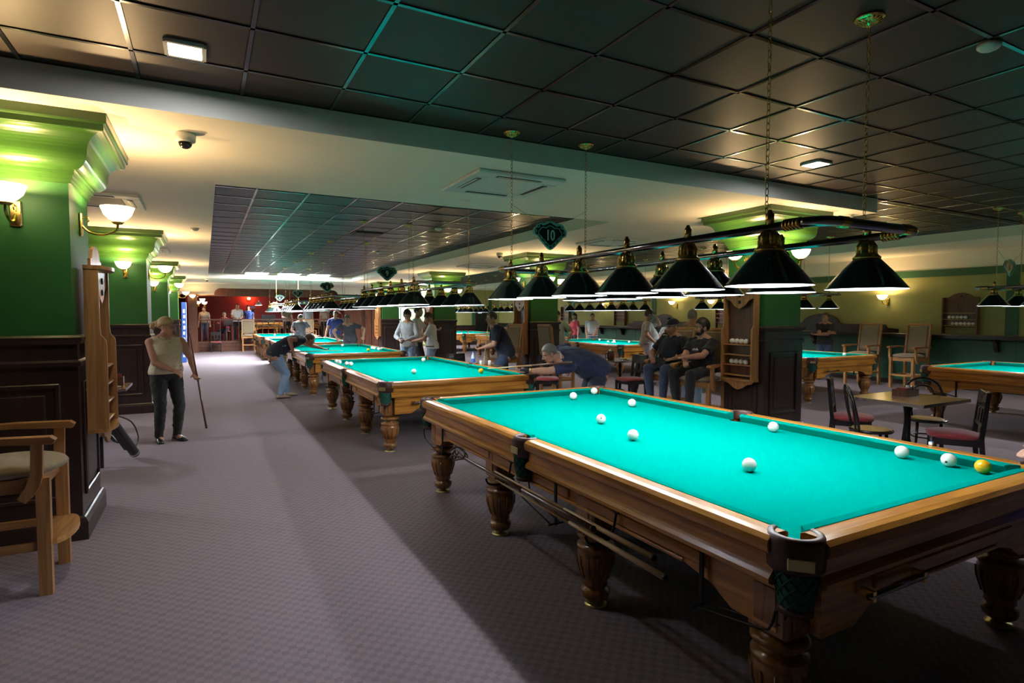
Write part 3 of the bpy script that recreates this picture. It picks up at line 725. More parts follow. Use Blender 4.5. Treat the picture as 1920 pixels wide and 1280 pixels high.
flab = {'10': 'lamp rail of twelve dark green cone shades hung over table ten', '9': 'lamp rail of dark green cone shades hung over table nine', '8': 'lamp rail of dark green cone shades hung over table eight', '7': 'lamp rail of green cone shades hung over distant table seven', '6': 'lamp rail hung over the farthest corridor table', 'r1': 'lamp rail over the wall side table beside the bistro set', 'r2': 'lamp rail over the table by the tan armchairs', 'r3': 'lamp rail over the table behind the reaching player', 'r4': 'lamp rail over the far wall side table behind the navy shirted man', 'r5': 'lamp rail over the farthest wall side table'}
for i, k in enumerate(TABLES):
    x, y = TABLES[k]; o = FX if i == 0 else copy_tree(FX); o.location = (x-.035, y-.02, 0); tag(o, flab[k], 'lamp fixture', 'hanging table lamp fixtures')
# number signs hung between the far chains
def text_me(txt, size, ext, m):
    c = bpy.data.curves.new('t', 'FONT'); c.body = txt; c.size = size; c.extrude = ext; c.align_x = 'CENTER'; c.align_y = 'CENTER'; c.offset = .0015
    o = bpy.data.objects.new('t', c); COL.objects.link(o)
    me = bpy.data.meshes.new_from_object(o.evaluated_get(bpy.context.evaluated_depsgraph_get())); bpy.data.objects.remove(o)
    me.materials.clear(); me.materials.append(MATS[m]); return me
def shield(s_):
    half = [(0, .135), (.03, .128), (.055, .105), (.09, .112), (.125, .10), (.135, .075), (.155, .055), (.16, .03), (.15, 0), (.125, -.01), (.105, -.04), (.075, -.07), (.045, -.105), (.02, -.13), (0, -.14)]
    half = [(x*s_*1.12, y*s_*.95) for x, y in half]
    return half+[(-x, y) for x, y in half[-2:0:-1]]
def sign(x, y, z, num, label, zw=2.55, k=1.0):
    t = empty('number_sign', (x, y, z)); t.scale = (k,)*3; tag(t, label, 'sign', 'table number signs')
    RX = Matrix.Rotation(PI/2, 4, 'X')
    MB().prism(shield(1.0), .012, RX @ Matrix.Translation((0, 0, -.006))).build('plate', 'sign_black', t)
    m = MB(); o = shield(.96); m.tube([(a, -.008, b) for a, b in o], .009, 6, closed=True); i_ = shield(.70)
    m.tube([(a, -.008, b-.005) for a, b in i_], .004, 5, closed=True)
    for sx in (-1, 1):
        for (cx, cz, r) in ((.115, .075, .022), (.07, .095, .016), (.03, .11, .016), (.138, .03, .015), (.09, -.035, .014), (.055, -.075, .014), (.022, -.11, .012)):
            m.tube([(sx*(cx*1.12+r*(1-a/9)*math.cos(a)), -.009, cz+r*(1-a/9)*math.sin(a)) for a in np.linspace(0, 6.5, 12)], .0045, 5)
    m.build('scroll_border', 'sign_green', t, fix=False)
    tx = link('number', text_me(num, .115, .003, 'white_edge'), t, (0, -.010, -.005)); tx.rotation_euler = (PI/2, 0, 0); tx.scale = (.85, 1.15, 1)
    m = MB()
    for sx in (-1, 1): m.tube([(sx*.10, 0, .10), (sx*.385/k, 0, (zw-z)/k)], .0015, 4)
    m.build('hanging_wire', 'black_metal', t)
for n, l in (('10', 'dark ornate shield sign reading ten between the chains'), ('9', 'dark ornate shield sign reading nine'), ('8', 'dark ornate shield sign reading eight'), ('7', 'small distant ornate shield sign reading seven'), ('6', 'small distant ornate shield sign nearest the stage')):
    x, y = TABLES[n]; sign(x-.035, y+1.29, 2.38, n, l, 2.62)
x, y = TABLES['r1']; sign(x-.035, y+1.29, 2.38, '5', 'ornate shield sign hung over the table by the right wall', 2.62)

# ================================================================== CUES (things)
def cue(a, b, label, group=None, dark=False, name='billiard_cue', r0=.0145, r1=.006):
    a, b = Vector(a), Vector(b); d = b-a; L = d.length
    t = empty(name, a); t.rotation_euler = d.to_track_quat('Y', 'Z').to_euler(); tag(t, label, 'cue', group)
    MB().tube([(0, 0, 0), (0, L*.45, 0)], [r0, r0*.75], 10).build('butt', 'cue_dark' if dark else 'pale_wood', t)
    MB().tube([(0, L*.45, 0), (0, L-.012, 0)], [r0*.75, r1], 10).build('shaft', 'cue_dark' if dark == 2 else 'pale_wood', t)
    MB().tube([(0, L-.012, 0), (0, L, 0)], [r1, r1*.9], 8).build('tip', 'chalk_blue' if not dark == 2 else 'black_plastic', t)
    MB().tube([(0, -.008, 0), (0, .004, 0)], r0*1.05, 8).build('bumper', 'black_plastic', t)
    return t
cue((1.69, 1.80, .545), (1.69, 3.40, .555), 'pale wooden cue stored under the near side of table ten, lower one', 'cues stored under table ten')
cue((1.735, 1.92, .575), (1.735, 3.52, .58), 'pale wooden cue stored under the near side of table ten, upper one', 'cues stored under table ten')
cue((1.665, 2.28, .60), (1.665, 3.86, .60), 'black cue rest stick with spider hooks stored under table ten', 'cues stored under table ten', 2, 'cue_rest', .016, .012)
for y in (2.35, 3.05, 3.7):
    pass
br = empty('cue_bracket', (1.71, 2.3, .51)); tag(br, 'black hooked bracket holding stored cues under table ten, nearer the corner', 'bracket', 'cue brackets')
MB().tube(smooth_pts([(.12, 0, .17), (.1, 0, .06), (.04, 0, .0), (-.05, 0, .01), (-.075, 0, .05)]), .007, 6).build('hook', 'black_metal', br)
MB().box((.115, 0, .16), (.012, .04, .05)).build('plate', 'black_metal', br)
dup(br, (1.71, 3.44, .51), 0, 'black hooked bracket holding stored cues under table ten, beside the side pocket')
sp = empty('spider_rest', (1.665, 3.90, .60)); tag(sp, 'twisted dark metal spider rest head under the side of table ten', 'cue rest')
m = MB()
for k in range(6):
    a = k*1.05; m.tube(smooth_pts([(0, -.04, 0), (.05*math.cos(a), .03+.02*k, .05*math.sin(a)), (.02*math.cos(a+1), .10+.02*k, .06*math.sin(a+1)), (.06*math.cos(a+2), .13+.02*k, .05*math.sin(a+2))]), .006, 5)
m.build('wire_hooks', 'leather_brown', sp, fix=False)
# ================================================================== BALL RACKS
def rack_proto(w=.50, zb=.78, zt=2.0, shelves=(.83, .97, 1.11, 1.25), dark=False):
    t = empty('ball_rack'); h = w/2; om = 'mahogany' if dark else 'light_oak_z'
    MB().bx(-h+.02, h-.02, -.015, 0, zb+.04, zt).build('back_panel', 'mahogany', t)
    for s_ in (-1, 1):
        # side board with a stepped outline, deeper at the bottom
        poly = [(0, zb), (.135, zb), (.135, 1.42), (.13, 1.46), (.10, 1.50), (.095, 1.56), (.095, zt), (0, zt)]
        MM = Matrix(((0, 0, 1, s_*h-.012), (-1, 0, 0, 0), (0, 1, 0, 0), (0, 0, 0, 1)))
        MB().prism(poly, .024, MM).build('side_board', om, t)
    for z in shelves: MB().bx(-h+.012, h-.012, -.118, -.01, z-.012, z+.004, bev=.004).build('shelf', 'light_oak_x' if not dark else om, t)
    pts = [(-h-.02, 0), (-h-.02, -.115)]+[(x, -.115-.05*math.cos(x/(h+.02)*PI/2)) for x in np.linspace(-h-.02, h+.02, 9)][1:-1]+[(h+.02, -.115), (h+.02, 0)]
    MB().prism(pts, .028, Matrix.Translation((0, 0, zb-.028))).build('base_shelf', 'light_oak_x' if not dark else om, t)
    MB().prism(pts, .028, Matrix.Translation((0, 0, zt))).build('top_shelf', 'light_oak_x' if not dark else om, t)
    sc = [(-h, 0), (-h*.95, -.03), (-h*.6, -.05), (-h*.3, -.10), (0, -.125), (h*.3, -.10), (h*.6, -.05), (h*.95, -.03), (h, 0)]
    MB().prism(sc, .02, Matrix.Translation((0, -.08, zb-.028)) @ Matrix.Rotation(PI/2, 4, 'X')).build('scalloped_apron', om, t)
    sc = [(-h, 0), (-h, .05), (-h*.75, .06), (-h*.55, .13), (-h*.2, .16), (h*.2, .16), (h*.55, .13), (h*.75, .06), (h, .05), (h, 0)]
    MB().prism(sc, .02, Matrix.Translation((0, -.03, zt+.028)) @ Matrix.Rotation(PI/2, 4, 'X')).build('pediment', om, t)
    sc = [(-h+.02, zt), (-h+.02, zt-.12), (-h*.6, zt-.15), (-h*.35, zt-.22), (0, zt-.26), (h*.35, zt-.22), (h*.6, zt-.15), (h-.02, zt-.12), (h-.02, zt)]
    MB().prism(sc, .016, Matrix.Translation((0, -.065, 0)) @ Matrix.Rotation(PI/2, 4, 'X')).build('front_fascia', om, t)
    for z in (zt-.08, zt-.17): MB().lathe([(0, .008), (.022, .008), (.026, 0)], (0, -.082, z), 14, R=Matrix.Rotation(PI/2, 3, 'X')).build('round_badge', 'black_plastic', t)
    return t
RK = rack_proto()
rkl = []
def rack(x, y, rz, label, first=[True]):
    o = RK if first[0] else copy_tree(RK); first[0] = False
    o.location = (x, y, 0); o.rotation_euler = (0, 0, rz); tag(o, label, 'ball rack', 'ball racks on columns'); return o
def rack_balls(x, y, rz, z, n, label, off=0.):
    for k in range(n):
        p = Matrix.Rotation(rz, 3, 'Z') @ Vector((-.125+k*.079+off, -.065, 0)); ball(Vector((x+p.x, y+p.y, z+.042)), 'w', label, label+' group', False)
PL = .875   # rack planes just off the column wainscot
for i, y in enumerate(CY):
    nm = ['nearest left', 'second left', 'third left', 'fourth left'][i]
    if i in (0,): rack(-.80, y+.37, PI/2, f'tall oak ball rack on the corridor face of the {nm} column')
    nm = ['nearest right', 'second right', 'third right', 'fourth right'][i]
    rack(6.57, y+.31, -PI/2, f'tall oak ball rack on the table side of the {nm} column')
rack_balls(-.80, CY[0]+.37, PI/2, 1.25, 1, 'single white ball on the nearest left oak rack', .06)
rack_balls(6.57, CY[0]+.31, -PI/2, 1.25, 4, 'white ball in the upper row of four on the rack beside the seated men')
rack_balls(6.57, CY[0]+.31, -PI/2, .97, 4, 'white ball in the lower row of four on the rack beside the seated men')
rack_balls(6.57, CY[1]+.31, -PI/2, 1.25, 3, 'white ball in the row of three on the rack behind the reaching player')
def wall_rack(y, label, n):
    t = empty('wall_ball_rack', (XW-.04, y, 0), -PI/2); tag(t, label, 'ball rack', 'ball racks on the right wall')
    h = .33
    MB().bx(-h, h, -.015, 0, 1.38, 2.02).build('back_panel', 'mahogany', t)
    for s_ in (-1, 1): MB().bx(s_*h-.015, s_*h+.015, -.11, 0, 1.24, 2.05, bev=.004).build('side_board', 'mahogany', t)
    for z in (1.42, 1.56, 1.70): MB().bx(-h, h, -.10, 0, z-.008, z+.008).build('shelf', 'light_oak_x', t)
    sc = [(-h-.01, 0), (-h-.01, .04), (-h*.7, .06), (-h*.45, .12), (-h*.15, .15), (h*.15, .15), (h*.45, .12), (h*.7, .06), (h+.01, .04), (h+.01, 0)]
    MB().prism(sc, .03, Matrix.Translation((0, 0, 2.0)) @ Matrix.Rotation(PI/2, 4, 'X')).build('pediment', 'mahogany', t)
    MB().lathe([(0, .008), (.025, .008), (.03, 0)], (0, -.03, 2.08), 14, R=Matrix.Rotation(PI/2, 3, 'X')).build('round_badge', 'black_plastic', t)
    for r_, z in enumerate((1.428, 1.568)):
        for k in range(n-r_ if n else 0): ball(Vector((XW-.10, y+.21-k*.079-(.07 if r_ == 0 else 0), z+.038)), 'w', 'white ball in rows on the rack on the yellow right wall', 'white balls on the right wall rack', False)
wall_rack(6.62, 'dark wooden arched ball rack with two rows of balls on the yellow wall', 6)
wall_rack(13.2, 'dark wooden ball rack on the wall behind the column beside the seated men', 0)
wall_rack(18.5, 'dark wooden ball rack on the wall behind the person in red shirt', 0)
wall_rack(22.5, 'dark wooden ball rack on the wall at the far end, beyond the second right column', 0)
# ================================================================== WALL COUNTER
wc = empty('wall_counter', (XW, 0, 0)); tag(wc, 'long dark wooden counter shelf running along the right wall on curved brackets', 'counter')
MB().bx(-.36, -.03, -2, 29.4, 1.19, 1.225, bev=.008).build('counter_top', 'wainscot', wc)
MB().bx(-.34, -.31, -2, 29.4, 1.14, 1.19).build('front_lip', 'wainscot', wc)
for k in range(22):
    y = -1+k*1.38
    pr = [(0, 0), (.30, 0), (.28, -.05), (.20, -.09), (.14, -.16), (.12, -.24), (.07, -.31), (.03, -.33), (0, -.33)]
    MB().prism(pr, .07, Matrix.Translation((-.035, y, 1.19)) @ Matrix(((-1, 0, 0, 0), (0, 0, 1, 0), (0, 1, 0, 0), (0, 0, 0, 1)))).build('corbel', 'wainscot', wc)
def splash(yc, half, label):
    pr = [(-half, 0), (-half, .10), (-half+.25, .12), (-half+.3, .20), (-.62, .20)]+[(.55*math.sin(a), .17+.30*math.cos(a)) for a in np.linspace(-1.35, 1.35, 13)]+[(.62, .20), (half-.3, .20), (half-.25, .12), (half, .10), (half, 0)]
    t = MB().prism(pr, .04, Matrix.Translation((XW-.045, yc, 1.225)) @ Matrix(((0, 0, -1, 0), (1, 0, 0, 0), (0, 1, 0, 0), (0, 0, 0, 1)))).build('counter_backsplash', 'wainscot'); tag(t, label, 'backsplash', 'arched counter backs')
    MB().tube([(XW-.075, yc+.5*math.sin(a), 1.41+.25*math.cos(a)) for a in np.linspace(-1.3, 1.3, 13)], .012, 6).build('arch_moulding', 'wainscot', t)
splash(9.92, 2.0, 'dark arched wooden back of the wall counter behind the man with crossed arms')
splash(16.0, 2.0, 'dark arched wooden back of the wall counter behind the seated boy')
# ================================================================== CHAIRS
def bar_chair_proto():
    t = empty('bar_armchair')     # front is -Y
    LM = 'light_oak_z'
    for x in (-.25, .25):
        MB().prism([(-.032, 0), (.032, 0), (.034, .70), (-.034, .70)], .05, Matrix.Translation((x-.025, -.24, 0)) @ Matrix(((0, 0, 1, 0), (1, 0, 0, 0), (0, 1, 0, 0), (0, 0, 0, 1)))).build('leg', LM, t)
        MB().prism([(.04, 0), (-.02, 0), (-.05, .68), (.045, 1.42), (.085, 1.42), (.012, .70)], .045, Matrix.Translation((x-.0225, .24, 0)) @ Matrix(((0, 0, 1, 0), (1, 0, 0, 0), (0, 1, 0, 0), (0, 0, 0, 1)))).build('leg', LM, t)
        MB().prism(smooth_poly([(-.30, .90), (-.315, .925), (-.29, .945), (0, .955), (.20, .95), (.26, .945), (.26, .915), (0, .92)]), .07, Matrix.Translation((x-.035+math.copysign(.03, x), 0, 0)) @ Matrix(((0, 0, 1, 0), (1, 0, 0, 0), (0, 1, 0, 0), (0, 0, 0, 1)))).build('armrest', 'light_oak_y', t)
        MB().prism([(-.20, .60), (-.17, .57), (-.13, .60), (-.17, .66), (-.195, .74), (-.20, .91), (-.255, .91), (-.25, .72), (-.235, .66)], .04, Matrix.Translation((x-.02+math.copysign(.045, x), 0, 0)) @ Matrix(((0, 0, 1, 0), (1, 0, 0, 0), (0, 1, 0, 0), (0, 0, 0, 1)))).build('arm_support', LM, t)
        MB().bx(x-.015, x+.015, -.22, .24, .27, .32, bev=.004).build('side_stretcher', 'light_oak_y', t)
    MB().bx(-.24, .24, -.23, -.20, .62, .70).build('seat_rail', 'light_oak_x', t)
    MB().bx(-.25, .25, .20, .23, .62, .70).build('seat_rail', 'light_oak_x', t)
    for x in (-.24, .24): MB().bx(x-.015, x+.015, -.22, .22, .62, .70).build('seat_rail', 'light_oak_y', t)
    MB().bx(-.24, .24, .235, .26, .27, .32).build('rear_stretcher', 'light_oak_x', t)
    fr = [(-.25, -.20), (-.25, -.26)]+[(.25*math.sin(a), -.27-.09*math.cos(a)) for a in np.linspace(-1.3, 1.3, 9)]+[(.25, -.26), (.25, -.20)]
    MB().prism(fr, .035, Matrix.Translation((0, 0, .29))).build('footrest', 'light_oak_x', t)
    s = MB(); s.ell((0, -.03, .735), (.285, .29, .062), seg=22, ring=10)
    s.v = [(x*(1+.10*min(1, abs(y)/.2)) if abs(x) < .29 else x, y, z) for x, y, z in s.v]; s.build('seat', 'fabric_tan', t)
    R = Matrix.Rotation(-.13, 3, 'X'); MB().box((0, .275, 1.12), (.46, .07, .60), R=R, bev=.03).build('backrest', 'fabric_tan', t)
    MB().box((0, .325, 1.435), (.52, .045, .05), R=R, bev=.01).build('top_rail', 'light_oak_x', t)
    MB().box((0, .25, .83), (.46, .04, .05), R=R, bev=.008).build('lower_rail', 'light_oak_x', t)
    return t
def smooth_poly(p): return p
BC = bar_chair_proto(); bcu = [True]
def bchair(x, y, rz, label, group=None):
    o = BC if bcu[0] else copy_tree(BC); bcu[0] = False
    o.location = (x, y, 0); o.rotation_euler = (0, 0, rz); tag(o, label, 'chair', group or 'tall oak armchairs'); return o
bchair(-1.10, 4.50, PI/2+.0, 'tall oak armchair with tan seat in front of the nearest left column')
bchair(14.05, 7.25, -PI/2-.12, 'tall tan armchair under the wall counter, the one nearer the wall ball rack', 'pair of tan armchairs')
bchair(13.95, 8.25, -PI/2-.05, 'tall tan armchair under the wall counter, the one nearer the man with crossed arms', 'pair of tan armchairs')
bchair(1.75, 28.9, 0, 'pale tan armchair standing before the stage, left of the last tables')
bchair(4.35, 28.7, 0, 'pale tan armchair before the stage, behind the man with headphones')
bchair(6.62, 10.38, PI/2, 'tall oak armchair behind the reaching player, against the second column')
bchair(5.9, 17.9, -PI/2, 'tall oak armchair beside the fourth right column, seen side on')
bchair(5.80, 11.25, -PI/2+.2, 'tall oak armchair beside the man in dark navy shirt')
SEAT1 = (6.56, 6.90); SEAT2 = (6.40, 6.14)
bchair(*SEAT1, -PI/2+.35, 'tall oak armchair in which the man with the cap sits')
bchair(*SEAT2, -PI/2+.30, 'tall oak armchair in which the bearded man sits')
def square_chair_proto():
    t = empty('dark_dining_chair')   # front -Y
    for x in (-.19, .19):
        MB().prism([(-.02, 0), (.02, 0), (.02, .42), (-.02, .42)], .035, Matrix.Translation((x-.0175, -.18, 0)) @ Matrix(((0, 0, 1, 0), (1, 0, 0, 0), (0, 1, 0, 0), (0, 0, 0, 1)))).build('leg', 'black_wood', t)
        MB().prism([(.06, 0), (.015, 0), (-.02, .44), (.03, .90), (.065, .90), (.022, .44)], .035, Matrix.Translation((x-.0175, .19, 0)) @ Matrix(((0, 0, 1, 0), (1, 0, 0, 0), (0, 1, 0, 0), (0, 0, 0, 1)))).build('leg', 'black_wood', t)
        MB().bx(x-.012, x+.012, -.17, .19, .36, .42).build('seat_rail', 'black_wood', t)
    for y in (-.18, .19): MB().bx(-.19, .19, y-.012, y+.012, .36, .42).build('seat_rail', 'black_wood', t)
    R = Matrix.Rotation(-.10, 3, 'X')
    MB().box((0, .225, .815), (.38, .025, .17), R=R, bev=.006).build('top_board', 'black_wood', t)
    for x in (-.06, .06): MB().box((x, .205, .66), (.07, .02, .14), R=R, bev=.004).build('splat', 'black_wood', t)
    MB().box((0, .20, .58), (.38, .022, .04), R=R).build('lower_rail', 'black_wood', t)
    s = MB(); s.ell((0, -.01, .445), (.23, .23, .045), seg=20, ring=8); s.v = [(max(-.215, min(.215, x*1.15)), max(-.225, min(.215, y*1.15)), z) for x, y, z in s.v]; s.build('seat', 'fabric_red', t)
    return t
def hoop_chair_proto():
    t = empty('bentwood_chair')
    MB().lathe([(0, .445), (.17, .447), (.175, .45), (.19, .452), (.205, .446), (.208, .432), (.20, .42), (0, .42)], (0, 0, 0), 24).build('seat_frame', 'black_wood', t)
    MB().lathe([(0, .449), (.165, .453), (.172, .452), (.172, .448)], (0, 0, 0), 24).build('seat', 'cane', t)
    for a, nm in ((-PI/4, 0), (-3*PI/4, 0)):
        c, s_ = math.cos(a), math.sin(a); MB().tube([(.16*c, .16*s_, .43), (.17*c, .17*s_, .25), (.20*c, .20*s_, 0)], [.017, .015, .011], 8).build('leg', 'black_wood', t)
    hoop = smooth_pts([(-.20, .235, 0), (-.185, .18, .25), (-.18, .15, .44), (-.195, .19, .66), (-.15, .225, .83), (0, .245, .90), (.15, .225, .83), (.195, .19, .66), (.18, .15, .44), (.185, .18, .25), (.20, .235, 0)], 5)
    MB().tube(hoop, .0145, 8).build('back_hoop', 'black_wood', t)
    hoop = smooth_pts([(-.11, .165, .44), (-.12, .19, .62), (-.09, .215, .77), (0, .228, .81), (.09, .215, .77), (.12, .19, .62), (.11, .165, .44)], 5)
    MB().tube(hoop, .011, 8).build('inner_hoop', 'black_wood', t)
    MB().tube([(.15*math.cos(a), .15*math.sin(a), .24) for a in np.linspace(0, 2*PI, 25)[:-1]], .009, 6, closed=True).build('ring_stretcher', 'black_wood', t)
    return t
SQ = square_chair_proto(); HO = hoop_chair_proto(); cu = {}
def dchair(pr, x, y, rz, label, group):
    o = pr if pr.name not in cu else copy_tree(pr); cu[pr.name] = 1
    o.location = (x, y, 0); o.rotation_euler = (0, 0, rz); tag(o, label, 'chair', group); return o
dchair(SQ, 6.71, 3.02, PI+.55, 'dark chair with red seat and slotted back facing the bistro table from its near end', 'red seated dark chairs')
dchair(SQ, 6.76, 4.10, .5, 'dark chair with red seat behind the bentwood chair at the bistro table', 'red seated dark chairs')
dchair(HO, 6.23, 3.57, .75, 'black bentwood chair with tan cane seat at the bistro table', 'bentwood chairs')
dchair(HO, 7.42, 3.62, -.9, 'black bentwood chair with hooped back across the bistro table', 'bentwood chairs')
dchair(SQ, 4.40, 10.30, .2, 'dark chair with red seat beside the table with the water bottle', 'red seated dark chairs')
dchair(SQ, 5.75, 9.35, -.6, 'dark chair with red seat behind the reaching player', 'red seated dark chairs')
dchair(SQ, 7.10, 8.55, -PI/2, 'dark chair with red seat before the table with the teapot', 'red seated dark chairs')
dchair(SQ, -1.20, 7.35, PI/2, 'dark chair with the pink handbag beside the nearest left column', 'red seated dark chairs')
dchair(HO, -1.35, 9.75, PI-.3, 'black bentwood chair behind the table with food by the woman', 'bentwood chairs')
dchair(SQ, .42, 29.05, 0, 'dark chair with red seat standing before the stage balustrade', 'red seated dark chairs')
# ================================================================== BISTRO TABLES
def bistro(x, y, w, d, h, label, rz=0):
    t = empty('bistro_table', (x, y, 0), rz); tag(t, label, 'table', 'bistro tables')
    MB().box((0, 0, h-.015), (w, d, .03), bev=.004).build('tabletop', 'bistro_top', t)
    m = MB()
    for s_ in (-1, 1): m.bx(-w/2-.004, w/2+.004, s_*d/2-.006, s_*d/2+.006, h-.032, h+.001); m.bx(s_*w/2-.006, s_*w/2+.006, -d/2, d/2, h-.032, h+.001)
    m.build('metal_edge', 'steel', t)
    MB().lathe([(.03, .05), (.03, .25), (.038, .27), (.03, .30), (.03, .60), (.045, .63), (.03, .66), (.03, h-.03)], seg=14).build('pedestal', 'black_metal', t)
    for k in range(4):
        a = PI/4+k*PI/2; c, s_ = math.cos(a), math.sin(a)
        MB().tube(smooth_pts([(.02*c, .02*s_, .14), (.12*c, .12*s_, .10), (.22*c, .22*s_, .03), (.28*c, .28*s_, .015)]), [.02]*9+[.016]*4, 8).build('foot', 'black_metal', t)
    return t
bistro(6.79, 3.50, .92, .76, .75, 'wooden bistro table with condiment box between the dark chairs')
bistro(4.45, 9.55, .7, .7, .75, 'bistro table with water bottle beyond table nine') if False else None
bistro(4.36, 9.35, .6, .6, .75, 'bistro table holding a water bottle, before the man in navy shirt')
bistro(7.45, 9.30, .8, .7, .75, 'bistro table holding a glass teapot and plate behind the reaching player')
bistro(-1.22, 9.10, .62, .75, .72, 'small table with plates of food beside the standing woman')
# things on the tables
cb = empty('condiment_box', (6.92, 3.60, .751), .1); tag(cb, 'dark condiment box with red packets and salt shaker on the bistro table', 'box')
m = MB()
for s_ in (-1, 1): m.bx(-.14, .14, s_*.075-.005, s_*.075+.005, 0, .075); m.bx(s_*.14-.005, s_*.14+.005, -.075, .075, 0, .075)
m.bx(-.14, .14, -.075, .075, 0, .008); m.build('box', 'mahogany', cb)
MB().box((-.05, 0, .07), (.11, .10, .05), bev=.008).build('red_packet', 'fabric_red', cb)
MB().lathe([(0, .02), (.022, .02), (.02, .09), (.014, .11), (0, .112)], (.07, .01, 0), 12).build('shaker', 'porcelain', cb)
MB().lathe([(0, .02), (.02, .02), (.018, .09), (.012, .105), (0, .107)], (.105, -.02, 0), 12).build('shaker', 'steel', cb)
def bottle(p, label):
    t = empty('water_bottle', p); tag(t, label, 'bottle')
    MB().lathe([(0, 0), (.035, 0), (.036, .02), (.033, .08), (.036, .15), (.03, .18), (.014, .21), (.013, .235), (0, .235)], seg=16).build('body', 'blue_bottle', t)
    MB().lathe([(.0365, .06), (.0365, .13)], seg=16, cap=False).build('wrapper', 'blue_board', t); MB().lathe([(0, .235), (.015, .235), (.015, .255), (0, .257)], seg=12).build('cap', 'blue_board', t)
bottle((4.22, 9.40, .75), 'clear water bottle with blue wrapper on the table beyond table nine')
def cup(p, label, g='cups and glasses'):
    t = empty('tea_glass', p); tag(t, label, 'glass', g)
    MB().lathe([(0, 0), (.028, 0), (.033, .09), (.030, .09), (.025, .01), (0, .01)], seg=14).build('glass', 'porcelain', t); MB().tube(smooth_pts([(.03, 0, .075), (.055, 0, .07), (.055, 0, .03), (.029, 0, .02)]), .004, 6).build('handle', 'porcelain', t)
cup((4.36, 9.36, .75), 'white cup beside the water bottle'); cup((4.50, 9.30, .75), 'white cup at the edge of the table, near the navy shirted man')
tp = empty('teapot', (7.25, 9.35, .75)); tag(tp, 'steel and glass teapot on the table behind the reaching player', 'teapot')
MB().lathe([(0, 0), (.06, 0), (.075, .04), (.075, .12), (.06, .16), (.055, .17)], seg=16, cap=False).build('glass_body', 'glass_brown', tp)
MB().lathe([(.058, .17), (.06, .18), (.03, .20), (.01, .205), (.012, .225), (0, .23)], seg=16).build('lid', 'steel', tp)
MB().tube(smooth_pts([(-.07, 0, .13), (-.125, 0, .13), (-.125, 0, .04), (-.07, 0, .03)]), .008, 6).build('handle', 'black_plastic', tp)
MB().tube([(.065, 0, .08), (.11, 0, .14)], [.016, .009], 8).build('spout', 'steel', tp)
def plate(p, label, r=.11):
    t = empty('plate', p); tag(t, label, 'plate', 'plates of food')
    MB().lathe([(0, .0), (r*.6, 0), (r, .014), (r, .018), (r*.6, .006), (0, .006)], seg=24).build('dish', 'porcelain', t)
    m = MB()
    for k in range(7): a = k*.9; m.ell((r*.35*math.cos(a)*(k % 3)/2, r*.35*math.sin(a)*(k % 3)/2, .018+.004*(k % 2)), (.03, .022, .015), seg=8, ring=5)
    m.build('food', 'food', t)
plate((7.5, 9.2, .75), 'plate of food beside the teapot'); plate((-1.08, 8.90, .72), 'plate of yellow food on the small table beside the woman')
cup((-1.14, 9.1, .72), 'tea glass behind the plate of yellow food'); 
np_ = empty('napkin_holder', (-1.02, 9.18, .72)); tag(np_, 'dark condiment holder with red packets beside the plate of yellow food', 'holder')
MB().box((0, 0, .06), (.10, .10, .12), bev=.006).build('holder', 'glass_brown', np_); MB().box((.0, -.02, .13), (.05, .02, .05)).build('packet', 'fabric_red', np_)
# ================================================================== BAGS, CASES, BOARDS
def case(a, b, label, r=.05, strap=None):
    a, b = Vector(a), Vector(b); d = b-a; L = d.length
    t = empty('cue_case', a); t.rotation_euler = d.to_track_quat('Z', 'Y').to_euler(); tag(t, label, 'cue case', 'black cue cases')
    MB().lathe([(0, 0), (r*.9, 0), (r, .015), (r, L-.02), (r*.85, L), (0, L)], seg=16).build('tube', 'black_plastic', t)
    MB().box((0, -r*1.15, L*.45), (r*1.3, r*.7, L*.5), bev=.015).build('pocket', 'black_plastic', t)
    for z in (.03, L-.04): MB().lathe([(r, z-.012), (r+.004, z), (r, z+.012)], seg=16, cap=False).build('band', 'steel', t)
    MB().tube(smooth_pts([(0, r, .06), (.0, r+.12, .10), (0, r+.16, L*.4), (0, r+.02, L*.75)]), .008, 5).build('strap', 'black_plastic', t)
case((-.74, 7.86, .05), (-.98, 7.36, .68), 'black tubular cue case leaning on a chair beside the handbag')
case((5.52, 10.60, .05), (5.62, 10.84, .98), 'black cue case leaning by the chair of the man in navy shirt')
case((7.55, 8.98, .05), (7.42, 8.62, .90), 'black cue case leaning on a red seated chair near the man in grey polo', .055)
hb = empty('handbag', (-1.08, 7.22, .46)); tag(hb, 'pink leather handbag on the chair behind the cue case', 'bag')
s = MB(); s.ell((0, 0, .11), (.16, .08, .11), seg=16, ring=10); s.v = [(x, y, max(.0, z)) for x, y, z in s.v]; s.build('body', 'bag_pink', hb)
for y in (-.03, .03): MB().tube(smooth_pts([(-.08, y, .17), (-.06, y, .28), (.06, y, .28), (.08, y, .17)]), .006, 6).build('handle', 'leather_brown', hb)
bb = empty('blue_banner_board', (-.66, 22.9, 0)); tag(bb, 'tall narrow blue board with white blotches leaning on the fourth left column', 'board')
Rl = Matrix.Rotation(-.42, 3, 'X') if False else Matrix.Rotation(math.atan2(-1.1, 2.1), 3, 'X')
MB().box((0, .55, 1.07), (.16, .05, 2.36), R=Rl, bev=.01).build('board', 'blue_board', bb)
for k in range(9): MB().box(Rl @ Vector((.01*(k % 2), -.027, -.95+k*.22))+Vector((0, .55, 1.07)), (.07, .004, .10+.03*(k % 3)), R=Rl).build('white_print', 'paper', bb)
MB().box((0, .35, .72), (.22, .16, .03)).build('shelf', 'light_oak_x', bb)
